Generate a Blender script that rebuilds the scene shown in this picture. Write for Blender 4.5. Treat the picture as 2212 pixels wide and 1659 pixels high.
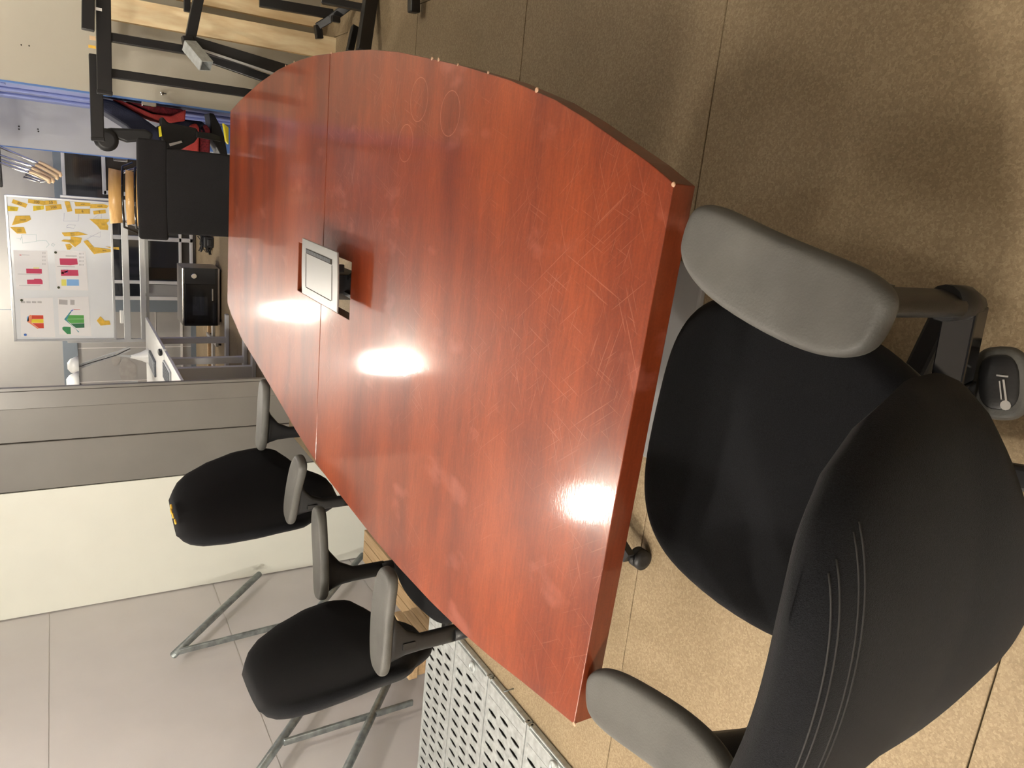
import bpy, bmesh, math, random
from mathutils import Vector, Matrix
random.seed(7)
S = bpy.context.scene
for o in list(bpy.data.objects): bpy.data.objects.remove(o)
C = S.collection
PI = math.pi
def R(a): return math.radians(a)

# ---------------------------------------------------------------- camera (phone held sideways: 90 degree roll)
H = 1.5; FPX = 1581.855; CX, CY = 1106.0, 829.5
_down = Vector((2584, -140, FPX)).normalized()
_fwd = Vector((-996, -510, FPX)).normalized()
_up = -_down
_right = _fwd.cross(_up)
M3 = Matrix((_right, _fwd, _up))
cam = bpy.data.cameras.new('camera'); cam.sensor_width = 36; cam.lens = FPX*36/2212
cam.clip_start = .02; cam.clip_end = 60
co = bpy.data.objects.new('camera', cam); C.objects.link(co)
rot = Matrix((( M3[0][0], -M3[0][1], -M3[0][2]), (M3[1][0], -M3[1][1], -M3[1][2]), (M3[2][0], -M3[2][1], -M3[2][2])))
co.matrix_world = Matrix.Translation((0, 0, H)) @ rot.to_4x4()
S.camera = co
def ray(x, y): return M3 @ Vector((x-CX, y-CY, FPX))
def aty(x, y, Y): r = ray(x, y); return Vector((0, 0, H)) + r*(Y/r.y)
def atz(x, y, z): r = ray(x, y); return Vector((0, 0, H)) + r*((z-H)/r.z)
def atx(x, y, X): r = ray(x, y); return Vector((0, 0, H)) + r*(X/r.x)

# ---------------------------------------------------------------- light and exposure
w = bpy.data.worlds.new('world'); S.world = w; w.use_nodes = True
w.node_tree.nodes['Background'].inputs[0].default_value = (.9, .95, 1, 1)
w.node_tree.nodes['Background'].inputs[1].default_value = .15
S.view_settings.view_transform = 'Standard'; S.view_settings.look = 'None'
S.view_settings.gamma = 1; S.view_settings.use_curve_mapping = False
S.view_settings.exposure = 1.18
CEIL = 2.64; LZ = 2.50
# x, y, radiant strength of the glass bowl, what it hangs over (the bowls are the only lights of the room)
LAMPS = [(-1.64, 2.99, 80, 'round bowl lamp on the ceiling over the steel decks and the middle chair'), (-1.58, 6.04, 119, 'round bowl lamp on the ceiling above the nearer white desk'),
         (-1.68, 9.2, 91, 'round bowl lamp on the ceiling close to the back wall'), (-2.35, .75, 166, 'round bowl lamp on the ceiling left of the near table corner'),
         (-2.5, -1.3, 298, 'round bowl lamp added as fill light behind the viewer on the left'),  # added out of view to brighten the left wall and white panel
         (-.62, .1, 42, 'round bowl lamp on the ceiling over the closest office chair'), (1.5, 4.1, 60, 'round bowl lamp added as fill light over the black table frames')]  # the one over the frames is added to brighten planks and beige wall

# ---------------------------------------------------------------- materials
def mat(name, col, rough=.5, metal=0, var=0, scale=8, bump=0, bscale=60, col2=None, stretch=(1, 1, 1), coat=0, coatr=.1, spec=.5, emit=0, detail=4, thr=None):
    m = bpy.data.materials.new(name); m.use_nodes = True
    nt = m.node_tree; b = nt.nodes['Principled BSDF']
    b.inputs['Roughness'].default_value = rough; b.inputs['Metallic'].default_value = metal
    b.inputs['Specular IOR Level'].default_value = spec
    b.inputs['Coat Weight'].default_value = coat; b.inputs['Coat Roughness'].default_value = coatr
    c = (*col, 1); b.inputs['Base Color'].default_value = c
    tc = nt.nodes.new('ShaderNodeTexCoord'); mp = nt.nodes.new('ShaderNodeMapping'); mp.inputs['Scale'].default_value = stretch
    nt.links.new(tc.outputs['Object'], mp.inputs[0])
    if var or col2:
        n = nt.nodes.new('ShaderNodeTexNoise'); n.inputs['Scale'].default_value = scale; n.inputs['Detail'].default_value = detail
        nt.links.new(mp.outputs[0], n.inputs[0])
        r = nt.nodes.new('ShaderNodeValToRGB'); t = thr or (.3, .7)
        r.color_ramp.elements[0].position = t[0]; r.color_ramp.elements[1].position = t[1]
        r.color_ramp.elements[0].color = (*[max(0, v*(1-var)) for v in col], 1)
        r.color_ramp.elements[1].color = (*(col2 or [v*(1+var) for v in col]), 1)
        nt.links.new(n.outputs['Fac'], r.inputs[0]); nt.links.new(r.outputs[0], b.inputs['Base Color'])
    if bump:
        n2 = nt.nodes.new('ShaderNodeTexNoise'); n2.inputs['Scale'].default_value = bscale; n2.inputs['Detail'].default_value = 3
        nt.links.new(mp.outputs[0], n2.inputs[0])
        bp = nt.nodes.new('ShaderNodeBump'); bp.inputs['Strength'].default_value = bump; bp.inputs['Distance'].default_value = .004
        nt.links.new(n2.outputs['Fac'], bp.inputs['Height']); nt.links.new(bp.outputs[0], b.inputs['Normal'])
    if emit:
        b.inputs['Emission Color'].default_value = (1, .93, .82, 1); b.inputs['Emission Strength'].default_value = emit
    return m

def floor_mat():
    m = mat('chipboard', (.42, .31, .185), rough=.62, bump=.25, bscale=90, spec=.35)
    nt = m.node_tree; b = nt.nodes['Principled BSDF']; mp = nt.nodes['Mapping']
    v = nt.nodes.new('ShaderNodeTexVoronoi'); v.inputs['Scale'].default_value = 190; nt.links.new(mp.outputs[0], v.inputs[0])
    n = nt.nodes.new('ShaderNodeTexNoise'); n.inputs['Scale'].default_value = 2.2; n.inputs['Detail'].default_value = 5; nt.links.new(mp.outputs[0], n.inputs[0])
    n3 = nt.nodes.new('ShaderNodeTexNoise'); n3.inputs['Scale'].default_value = 330; n3.inputs['Detail'].default_value = 2; nt.links.new(mp.outputs[0], n3.inputs[0])
    r = nt.nodes.new('ShaderNodeValToRGB'); r.color_ramp.elements[0].position = 0; r.color_ramp.elements[1].position = 1
    r.color_ramp.elements[0].color = (.20, .145, .085, 1); r.color_ramp.elements[1].color = (.42, .33, .21, 1)
    e = r.color_ramp.elements.new(.5); e.color = (.285, .215, .13, 1)
    sep = nt.nodes.new('ShaderNodeSeparateColor'); nt.links.new(v.outputs['Color'], sep.inputs[0])
    mx = nt.nodes.new('ShaderNodeMix'); mx.inputs[0].default_value = .55
    nt.links.new(sep.outputs[0], mx.inputs[2]); nt.links.new(n3.outputs['Fac'], mx.inputs[3])
    nt.links.new(mx.outputs[0], r.inputs[0])
    mm = nt.nodes.new('ShaderNodeMix'); mm.data_type = 'RGBA'; mm.blend_type = 'MULTIPLY'; mm.inputs[0].default_value = .5
    r2 = nt.nodes.new('ShaderNodeValToRGB'); r2.color_ramp.elements[0].position = .35; r2.color_ramp.elements[0].color = (.72, .7, .66, 1); r2.color_ramp.elements[1].position = .65
    nt.links.new(n.outputs['Fac'], r2.inputs[0]); nt.links.new(r.outputs[0], mm.inputs[6]); nt.links.new(r2.outputs[0], mm.inputs[7])
    nt.links.new(mm.outputs[2], b.inputs['Base Color'])
    return m

def table_mat(edge=False):
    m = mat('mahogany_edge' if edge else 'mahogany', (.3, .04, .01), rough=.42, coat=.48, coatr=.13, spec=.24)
    nt = m.node_tree; b = nt.nodes['Principled BSDF']; L = nt.links.new
    g = nt.nodes.new('ShaderNodeNewGeometry')
    def noise(scale, st, det=5, rotz=0):
        mp = nt.nodes.new('ShaderNodeMapping'); mp.inputs['Scale'].default_value = st; mp.inputs['Rotation'].default_value = (0, 0, rotz)
        if rotz: mp.vector_type = 'TEXTURE'; mp.inputs['Scale'].default_value = tuple(1/v for v in st)
        L(g.outputs['Position'], mp.inputs[0])
        n = nt.nodes.new('ShaderNodeTexNoise'); n.inputs['Scale'].default_value = scale; n.inputs['Detail'].default_value = det
        L(mp.outputs[0], n.inputs[0]); return n.outputs['Fac']
    def ramp(src, p0, c0, p1, c1):
        r = nt.nodes.new('ShaderNodeValToRGB'); r.color_ramp.elements[0].position = p0; r.color_ramp.elements[1].position = p1
        r.color_ramp.elements[0].color = (*c0, 1); r.color_ramp.elements[1].color = (*c1, 1); L(src, r.inputs[0]); return r.outputs[0]
    def mix(a, bb, f, mode='MIX'):
        x = nt.nodes.new('ShaderNodeMix'); x.data_type = 'RGBA'; x.blend_type = mode
        if isinstance(f, float): x.inputs[0].default_value = f
        else: L(f, x.inputs[0])
        L(a, x.inputs[6])
        if isinstance(bb, tuple): x.inputs[7].default_value = (*bb, 1)
        else: L(bb, x.inputs[7])
        return x.outputs[2]
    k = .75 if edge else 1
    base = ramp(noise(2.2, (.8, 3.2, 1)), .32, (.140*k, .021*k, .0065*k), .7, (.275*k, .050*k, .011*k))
    grain = ramp(noise(34, (.55, 5, 5), 6), .3, (.72, .66, .6), .7, (1.12, 1.15, 1.1))
    c = mix(base, grain, .55, 'MULTIPLY')
    fine = ramp(noise(260, (1, 1, 1), 2), .3, (.82, .82, .82), .7, (1.1, 1.1, 1.1))
    c = mix(c, fine, .5, 'MULTIPLY')
    # scratches: thin bands of stretched noise
    tot = None
    for rz, st in ((.5, (2.2, 130, 1)), (-.9, (2.5, 150, 1)), (1.25, (3.2, 120, 1)), (-.3, (3.0, 140, 1))):
        s = noise(2.4, st, 2, rz)
        r = nt.nodes.new('ShaderNodeValToRGB'); e = r.color_ramp.elements
        e[0].position = .675; e[0].color = (0, 0, 0, 1); e[1].position = .71; e[1].color = (1, 1, 1, 1)
        L(s, r.inputs[0])
        if tot is None: tot = r.outputs[0]
        else:
            a = nt.nodes.new('ShaderNodeMath'); a.operation = 'MAXIMUM'; L(tot, a.inputs[0]); L(r.outputs[0], a.inputs[1]); tot = a.outputs[0]
    msk = noise(1.6, (1, 1, 1), 2)
    mr = nt.nodes.new('ShaderNodeMapRange'); mr.inputs[1].default_value = .42; mr.inputs[2].default_value = .62; L(msk, mr.inputs[0])
    a = nt.nodes.new('ShaderNodeMath'); a.operation = 'MULTIPLY'; L(tot, a.inputs[0]); L(mr.outputs[0], a.inputs[1])
    a2 = nt.nodes.new('ShaderNodeMath'); a2.operation = 'MULTIPLY'; a2.inputs[1].default_value = 0 if edge else .27; L(a.outputs[0], a2.inputs[0])
    c = mix(c, (.45, .20, .14), a2.outputs[0])
    # bloom marks
    bl = noise(7, (1.4, .8, 1), 4)
    mr2 = nt.nodes.new('ShaderNodeMapRange'); mr2.inputs[1].default_value = .62; mr2.inputs[2].default_value = .8; mr2.inputs[4].default_value = .3; L(bl, mr2.inputs[0])
    c = mix(c, (.55, .2, .15), mr2.outputs[0])
    if not edge:
        for (px, py, rr) in ((.162, 1.56, .048), (.20, 1.734, .05), (.10, 1.80, .045)):
            vs = nt.nodes.new('ShaderNodeVectorMath'); vs.operation = 'DISTANCE'; vs.inputs[1].default_value = (px, py, .74); L(g.outputs['Position'], vs.inputs[0])
            q = nt.nodes.new('ShaderNodeMath'); q.operation = 'COMPARE'; q.inputs[1].default_value = rr; q.inputs[2].default_value = .0009; L(vs.outputs['Value'], q.inputs[0])
            q2 = nt.nodes.new('ShaderNodeMath'); q2.operation = 'MULTIPLY'; q2.inputs[1].default_value = .28; L(q.outputs[0], q2.inputs[0])
            c = mix(c, (.6, .25, .16), q2.outputs[0])
    L(c, b.inputs['Base Color'])
    rr = nt.nodes.new('ShaderNodeMapRange'); rr.inputs[3].default_value = .05; rr.inputs[4].default_value = .12; L(noise(5, (1, 1, 1), 5), rr.inputs[0])
    L(rr.outputs[0], b.inputs['Coat Roughness'])
    bn = nt.nodes.new('ShaderNodeBump'); bn.inputs['Strength'].default_value = .04; bn.inputs['Distance'].default_value = .002
    L(noise(120, (.6, 3, 1), 3), bn.inputs['Height']); L(bn.outputs[0], b.inputs['Normal']); L(bn.outputs[0], b.inputs['Coat Normal'])
    return m

MT = {}
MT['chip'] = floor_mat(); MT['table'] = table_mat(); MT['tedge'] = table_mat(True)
MT['rawwood'] = mat('bare_wood_chip', (.45, .28, .18), .7)
MT['dark'] = mat('dark_gap', (.03, .025, .02), .9)
MT['fabric'] = mat('black_fabric', (.0085, .0088, .0105), .95, var=.5, scale=700, bump=.35, bscale=900, spec=.12)
MT['fabric'].node_tree.nodes['Principled BSDF'].inputs['Sheen Weight'].default_value = .05
MT['thread'] = mat('grey_thread', (.026, .0255, .025), .9)
MT['plastic'] = mat('black_plastic', (.013, .013, .014), .42, bump=.1, bscale=500, spec=.4)
MT['pad'] = mat('worn_grey_rubber', (.078, .076, .070), .55, var=.2, scale=9, bump=.12, bscale=300, spec=.4)
MT['blackmetal'] = mat('black_metal', (.012, .012, .013), .38, spec=.5, bump=.05, bscale=200)
MT['gloss'] = mat('black_enamel', (.006, .006, .007), .12, spec=.6)
MT['greymetal'] = mat('grey_metal', (.33, .33, .32), .38, metal=.7)
MT['grey'] = mat('grey_paint', (.29, .29, .29), .5)
MT['galv'] = mat('galvanised_steel', (.50, .53, .53), .45, metal=.45, var=.18, scale=38, bump=.15, bscale=60)
MT['tube'] = mat('galvanised_tube', (.30, .33, .33), .38, metal=.75, var=.3, scale=22, bump=.1, bscale=80)
MT['chrome'] = mat('chrome', (.75, .75, .76), .12, metal=1)
MT['mauve'] = mat('mauve_grey_wall_panel', (.70, .67, .665), .38, var=.03, scale=3, bump=.08, bscale=14, spec=.4)
MT['white'] = mat('white_panel', (.84, .855, .78), .32, var=.015, scale=4, bump=.08, bscale=12, spec=.45)
MT['grypanel'] = mat('grey_brown_panel', (.205, .195, .18), .34, var=.05, scale=3, bump=.12, bscale=10, spec=.5)
MT['beige'] = mat('beige_wall', (.43, .405, .335), .5, var=.03, scale=2.5, bump=.15, bscale=30)
MT['lgrey'] = mat('light_grey_wall', (.43, .44, .45), .5, var=.03, scale=3)
MT['taupe'] = mat('taupe_wall', (.34, .33, .31), .6, var=.04, scale=3)
MT['blue'] = mat('periwinkle_metal', (.17, .21, .46), .4, var=.08, scale=5)
MT['blueline'] = mat('bright_blue_edge', (.09, .19, .46), .4)
MT['slate'] = mat('slate_blue_band', (.17, .20, .23), .5)
MT['joint'] = mat('pale_joint', (.72, .69, .66), .6)
MT['ceil'] = mat('ceiling_white', (.62, .60, .56), .8)
for _i, _l in enumerate(LAMPS): MT['lamp%d' % _i] = mat('lamp_glow', (1, .95, .85), .5, emit=_l[2])
MT['pine'] = mat('pine_plank', (.74, .54, .30), .55, col2=(.88, .74, .48), scale=5, stretch=(7, 7, .5), bump=.08, bscale=30)
MT['pinedge'] = mat('pine_edge', (.40, .25, .11), .6, col2=(.55, .38, .18), scale=6, stretch=(7, 7, .6))
MT['planks'] = mat('timber', (.50, .33, .17), .6, col2=(.66, .47, .27), scale=7, stretch=(8, .6, 8))
MT['ply'] = mat('bent_beech', (.62, .36, .12), .38, col2=(.74, .46, .18), scale=9, stretch=(.6, 3, 9), coat=.3)
MT['tan'] = mat('tan_wood_arm', (.78, .58, .36), .45, var=.12, scale=12)
MT['whitep'] = mat('white_desk', (.86, .86, .82), .35, var=.01)
MT['whiteboard'] = mat('whiteboard_enamel', (.84, .86, .85), .22, var=.015, scale=3, spec=.5)
MT['alu'] = mat('aluminium', (.62, .63, .63), .3, metal=.6)
MT['pvc'] = mat('white_frame', (.60, .60, .60), .45)
MT['paper'] = mat('paper', (.90, .88, .85), .8, bump=.2, bscale=12)
MT['note'] = mat('yellow_note', (.80, .50, .065), .75, var=.12, scale=30)
MT['noteb'] = mat('bright_yellow_note', (.85, .62, .04), .75)
MT['ink'] = mat('ink', (.08, .07, .06), .8)
MT['faint'] = mat('faint_marker', (.45, .62, .60), .8)
MT['faintb'] = mat('faint_blue_marker', (.48, .48, .62), .8)
for n, c in dict(pinkp=(.62, .06, .13), yelp=(.85, .78, .16), bluep=(.25, .48, .80), bluep2=(.18, .24, .70), grn1=(.05, .28, .10), grn2=(.12, .42, .09), grn3=(.04, .17, .08), teal=(.06, .28, .33), red1=(.68, .07, .03), org=(.85, .28, .13), sun=(.92, .72, .04), mag=(.06, .07, .03), bmag=(.05, .16, .5)).items():
    MT[n] = mat(n.strip('123')+'_print', c, .7)
MT['glass'] = mat('dark_glazing', (.018, .02, .026), .08, spec=.6, coat=.5, coatr=.03)
MT['glassw'] = mat('dark_brown_view', (.02, .013, .008), .25)
MT['navy'] = mat('navy_fabric', (.007, .010, .035), .75, bump=.4, bscale=300)
MT['redf'] = mat('coral_red_fabric', (.55, .065, .06), .85, var=.15, scale=200, bump=.4, bscale=250)
MT['redd'] = mat('dark_red_fabric', (.17, .012, .02), .85, var=.5, scale=90)
MT['yellow'] = mat('yellow_tape', (.80, .70, .03), .5)
MT['stain'] = mat('grubby_wall', (.32, .30, .27), .8, col2=(.40, .38, .35), scale=14)
MT['keys'] = mat('keyboard_grey', (.10, .11, .125), .5)
MT['keycap'] = mat('keyboard_silver', (.40, .42, .44), .4)
MT['stainless'] = mat('stainless_steel', (.42, .39, .36), .3, metal=.8)

# ---------------------------------------------------------------- mesh helpers
class MB:
    def __init__(s): s.bm = bmesh.new()
    def box(s, lo, hi, mi=0):
        v = [s.bm.verts.new((x, y, z)) for x in (lo[0], hi[0]) for y in (lo[1], hi[1]) for z in (lo[2], hi[2])]
        for f in ((0, 1, 3, 2), (4, 6, 7, 5), (0, 4, 5, 1), (2, 3, 7, 6), (0, 2, 6, 4), (1, 5, 7, 3)):
            fc = s.bm.faces.new([v[i] for i in f]); fc.material_index = mi
        return s
    def bar(s, a, b, w, h=None, up=(0, 0, 1), mi=0):
        a = Vector(a); b = Vector(b); h = h or w; d = (b-a).normalized(); u = Vector(up)
        if abs(d.dot(u)) > .98: u = Vector((0, 1, 0))
        r = d.cross(u).normalized(); u = r.cross(d)
        q = []
        for p in (a, b):
            for i, j in ((-1, -1), (1, -1), (1, 1), (-1, 1)): q.append(s.bm.verts.new(p + r*(w/2*i) + u*(h/2*j)))
        for f in ((3, 2, 1, 0), (4, 5, 6, 7), (0, 1, 5, 4), (1, 2, 6, 5), (2, 3, 7, 6), (3, 0, 4, 7)):
            fc = s.bm.faces.new([q[i] for i in f]); fc.material_index = mi
        return s
    def tube(s, pts, rad, n=12, cap=True, inner=None):
        pts = [Vector(p) for p in pts]; rad = rad if isinstance(rad, (list, tuple)) else [rad]*len(pts)
        rings = []; u = None
        for i, p in enumerate(pts):
            d = ((pts[min(i+1, len(pts)-1)]-p).normalized() + (p-pts[max(i-1, 0)]).normalized()).normalized()
            if u is None:
                u = Vector((0, 0, 1)) if abs(d.z) < .9 else Vector((0, 1, 0))
            u = (u - d*u.dot(d)).normalized(); r = d.cross(u)
            rings.append([s.bm.verts.new(p + (u*math.cos(t)+r*math.sin(t))*rad[i]) for t in [2*PI*k/n for k in range(n)]])
        for a, b in zip(rings, rings[1:]):
            for k in range(n): f = s.bm.faces.new((a[k], a[(k+1) % n], b[(k+1) % n], b[k])); f.smooth = True
        if cap: s.bm.faces.new(rings[0][::-1]); s.bm.faces.new(rings[-1])
        return s
    def lathe(s, prof, c=(0, 0, 0), n=24, axis='z'):
        rings = []
        for r, z in prof:
            ring = []
            for k in range(n):
                t = 2*PI*k/n; p = (r*math.cos(t), r*math.sin(t), z)
                if axis == 'x': p = (p[2], p[0], p[1])
                if axis == 'y': p = (p[0], p[2], p[1])
                ring.append(s.bm.verts.new(Vector(p)+Vector(c)))
            rings.append(ring)
        for a, b in zip(rings, rings[1:]):
            for k in range(n): f = s.bm.faces.new((a[k], a[(k+1) % n], b[(k+1) % n], b[k])); f.smooth = True
        s.bm.faces.new(rings[0][::-1]); s.bm.faces.new(rings[-1]); return s
    def prism(s, poly, off, mi=0):
        off = Vector(off); a = [s.bm.verts.new(Vector(p)) for p in poly]; b = [s.bm.verts.new(Vector(p)+off) for p in poly]
        n = len(poly); f = s.bm.faces.new(a); f.material_index = mi; f = s.bm.faces.new(b[::-1]); f.material_index = mi
        for i in range(n): f = s.bm.faces.new((a[i], b[i], b[(i+1) % n], a[(i+1) % n])); f.material_index = mi
        return s
    def pad(s, w, d, h, c=(0, 0, 0), e=3.0, n=32, rings=5, fn=None):
        """rounded cushion: superellipse outline in xy, rounded edge in z"""
        prof = [(.0, -.5)]+[(1-(1-math.cos(t))*min(h, w)/w*.9, math.sin(t)*.5) for t in [(-.5+i/(rings*2))*PI for i in range(rings*2+1)]]+[(0, .5)]
        prof = [(.55, -.5)] + prof[1:-1] + [(.55, .5)]
        R_ = []
        for k, zz in prof:
            ring = []
            for i in range(n):
                t = 2*PI*i/n; cs, sn = math.cos(t), math.sin(t)
                x = math.copysign(abs(cs)**(2/e), cs)*w/2*k; y = math.copysign(abs(sn)**(2/e), sn)*d/2*(1-(1-k)*w/d)
                z = zz*h
                if fn: x, y, z = fn(x, y, z)
                ring.append(s.bm.verts.new((x+c[0], y+c[1], z+c[2])))
            R_.append(ring)
        for a, b in zip(R_, R_[1:]):
            for i in range(n): f = s.bm.faces.new((a[i], a[(i+1) % n], b[(i+1) % n], b[i])); f.smooth = True
        for ring, fl in ((R_[0], True), (R_[-1], False)):
            cc = Vector((0, 0, 0))
            for v in ring: cc += v.co
            cv = s.bm.verts.new(cc/n)
            for i in range(n):
                f = s.bm.faces.new((ring[(i+1) % n], ring[i], cv) if fl else (ring[i], ring[(i+1) % n], cv)); f.smooth = True
        return s
    def build(s, name, m, parent=None, bevel=0, sub=0, label=None, kind=None, seg=2):
        bmesh.ops.recalc_face_normals(s.bm, faces=s.bm.faces)
        me = bpy.data.meshes.new(name); s.bm.to_mesh(me); s.bm.free()
        for x in (m if isinstance(m, (list, tuple)) else [m]): me.materials.append(MT[x])
        o = bpy.data.objects.new(name, me); C.objects.link(o)
        if parent: o.parent = parent
        if bevel:
            b = o.modifiers.new('bevel', 'BEVEL'); b.width = bevel; b.segments = seg; b.limit_method = 'ANGLE'; b.angle_limit = R(35)
        if sub:
            b = o.modifiers.new('sub', 'SUBSURF'); b.levels = sub; b.render_levels = sub
        if label: o['label'] = label
        if kind: o['kind'] = kind
        return o
def tag(o, label, cat, group=None):
    o['label'] = label; o['category'] = cat
    if group: o['group'] = group
    return o
def empty(name, loc=(0, 0, 0), rz=0, label=None, cat=None, group=None, kind=None):
    o = bpy.data.objects.new(name, None); C.objects.link(o); o.location = loc; o.rotation_euler = (0, 0, rz); o.empty_display_size = .1
    if label: tag(o, label, cat, group)
    if kind: o['kind'] = kind
    return o
def kids(o): return [c for c in C.objects if c.parent == o]
def dup(o, parent=None, **k):
    c = o.copy(); C.objects.link(c); c.parent = parent
    for ch in kids(o): dup(ch, c)
    for a, b in k.items():
        if a in ('label', 'group'): c[a] = b
        else: setattr(c, a, b)
    return c
# ================================================================ SETTING
# ---- floor: chipboard boards about one metre deep, thin open joints; open well on the left bridged by steel decks
floor = MB().box((-3.3, -3.2, -.2), (-1.98, 1.30, -.03)).box((-1.98, -3.2, -.2), (3.3, 10.3, -.03)).box((-3.3, 5.57, -.2), (-1.98, 10.3, -.03)).build('floor', 'dark', kind='structure')
rows = [-3.2, -1.46, -.475, .525, 1.513, 2.512, 3.5, 4.5, 5.57, 6.5, 7.5, 8.5, 9.5, 10.3]
for i, (y0, y1) in enumerate(zip(rows, rows[1:])):
    xl = -1.98 if (y0 > 1.2 and y1 < 5.6) else -3.25
    if y0 == 5.5 : y0 = 5.5
    xs = [xl, .82 if i % 2 == 1 and y0 > 2 else (2.3 if i % 2 else .35 if y0 < -1 or y0 > 4 else 2.9), 3.25]
    for x0, x1 in zip(xs, xs[1:]):
        MB().box((x0+.0015, y0+.0018, -.03), (x1-.0015, y1-.0018, 0)).build('floor_board', 'chip', floor, bevel=.0012, seg=1)
MB().box((-3.3, 1.2, -.82), (-1.9, 5.7, -.75)).build('sunken_floor', 'lgrey', floor)
MB().box((-1.982, 1.3, -.75), (-1.95, 5.57, -.03)).build('well_side', 'grey', floor)
MB().box((-3.2, 1.27, -.75), (-1.95, 1.30, -.03)).build('well_side', 'grey', floor)
MB().box((-3.3, -3.2, CEIL), (3.3, 10.3, CEIL+.1)).build('ceiling', 'ceil', kind='structure')
# ---- left wall: mauve grey sandwich panels, pale horizontal joints every 1.1 m
wl = MB().box((-3.3, -3.2, -.8), (-3.206, 10.3, CEIL)).build('wall_left', 'joint', kind='structure')
for z0, z1 in ((-.8, -.55), (-.55, .566), (.566, 1.661), (1.661, CEIL)):
    MB().box((-3.21, -3.2, z0+.004), (-3.2, 10.2, z1-.004)).build('wall_panel', 'mauve', wl)
wr = MB().box((3.2, -3.2, 0), (3.3, 5.1, CEIL)).build('wall_right', 'beige', kind='structure')
wf = MB().box((-3.3, -3.3, 0), (3.3, -3.2, CEIL)).build('wall_front', 'taupe', kind='structure')
# ---- free partition across the left: white panel, then three grey brown panels
PY = 5.53
wp = MB().box((-3.18, PY+.01, -.75), (-1.55, PY+.05, CEIL)).build('wall_partition', 'dark', kind='structure')
MB().box((-3.19, PY, -.75), (-2.254, PY+.05, CEIL)).build('white_panel', 'white', wp, bevel=.002)
MB().box((-2.248, PY, -.75), (-1.907, PY+.05, CEIL)).build('grey_panel', 'grypanel', wp, bevel=.006)
MB().box((-1.900, PY, -.75), (-1.668, PY+.05, CEIL)).build('grey_panel', 'grypanel', wp, bevel=.004)
MB().prism([(-1.668, PY, -.75), (-1.532, PY+.012, -.75), (-1.532, PY+.05, -.75), (-1.668, PY+.05, -.75)], (0, 0, CEIL+.75)).build('grey_edge_panel', 'grypanel', wp)
# ---- beige block on the right with a blue ribbed return, then a grey block further back
BY, BX = 5.05, .328
wc = MB().box((BX, BY, 0), (3.3, 6.9, CEIL)).build('wall_centre', 'beige', kind='structure')
MB().box((BX-.004, BY+.02, 0), (BX+.02, 6.9, CEIL)).build('blue_side', 'blue', wc)
MB().box((BX-.010, BY-.001, 0), (BX, BY+.05, CEIL)).build('blue_edge_strip', 'blueline', wc)
for y in (5.55, 5.62, 6.15, 6.22):
    MB().box((BX-.022, y, 0), (BX-.002, y+.035, CEIL)).build('rib', 'blue', wc, bevel=.008)
for z in (1.70, 1.74, 1.78, 1.82, 1.86):
    MB().box((BX-.014, BY+.07, z), (BX-.003, BY+.20, z+.018)).build('slot_tab', 'blue', wc)
# lock with key on the beige face, latch on the blue edge, screw holes
k = aty(350, 202, BY)
MB().lathe([(.012, 0), (.012, -.01), (.004, -.011)], (k.x, BY, k.z), 16, 'y').box((k.x-.003, BY-.03, k.z-.02), (k.x+.003, BY-.006, k.z+.004)).build('key_lock', 'chrome', wc, label='small chrome lock with its key in the beige wall')
k = aty(322, 222, BY)
MB().box((BX-.035, BY+.005, k.z-.04), (BX-.008, BY+.03, k.z+.04)).build('latch', 'chrome', wc, bevel=.004)
for px, py in ((46, 97), (63, 99)):
    k = aty(px, py, BY); MB().lathe([(.004, 0), (.004, -.002)], (k.x, BY, k.z), 10, 'y').build('screw_hole', 'dark', wc)
GY = 6.9
wi = MB().box((-.018, GY, 0), (3.3, 10.2, CEIL)).build('wall_inner', 'lgrey', kind='structure')
MB().box((-.026, GY-.001, 0), (-.018, GY+.06, CEIL)).build('blue_edge_strip', 'blueline', wi)
MB().box((-.022, GY+.06, 0), (-.017, 10.1, CEIL)).build('blue_side', 'blue', wi)
k = aty(260, 346, GY+.03); MB().box((-.05, GY+.01, k.z-.05), (-.026, GY+.04, k.z+.05)).build('latch', 'chrome', wi, bevel=.004)
for px, py in ((41, 273), (41, 279), (82, 279), (83, 284)):
    k = aty(px, py, GY); MB().lathe([(.006, 0), (.006, -.002)], (k.x, GY, k.z), 10, 'y').build('screw_hole', 'dark', wi)
# ---- back wall
WY = 10.1
wb = MB().box((-3.3, WY, 0), (-.018, WY+.1, CEIL)).build('wall_back', 'taupe', kind='structure')
def bz(z): return 1.5+(z-1.5)*.918
MB().box((-3.2, WY-.03, 1.335), (-.02, WY, 1.49)).build('slate_rail', 'slate', wb, bevel=.004)
MB().box((-1.86, WY-.03, 0), (-1.70, WY, 1.335)).build('slate_post', 'slate', wb)
for x in (-2.32, -2.75): MB().box((x, WY-.004, 0), (x+.008, WY, 1.33)).build('panel_joint', 'joint', wb)
MB().box((-3.2, WY-.004, .47), (-1.86, WY, .478)).build('panel_joint', 'joint', wb)
MB().box((-3.2, WY-.02, .16), (-1.86, WY, .185)).build('panel_joint', 'joint', wb)
MB().box((-3.2, WY-.02, 0), (-1.86, WY, .06)).build('kick_strip', 'slate', wb)
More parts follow.
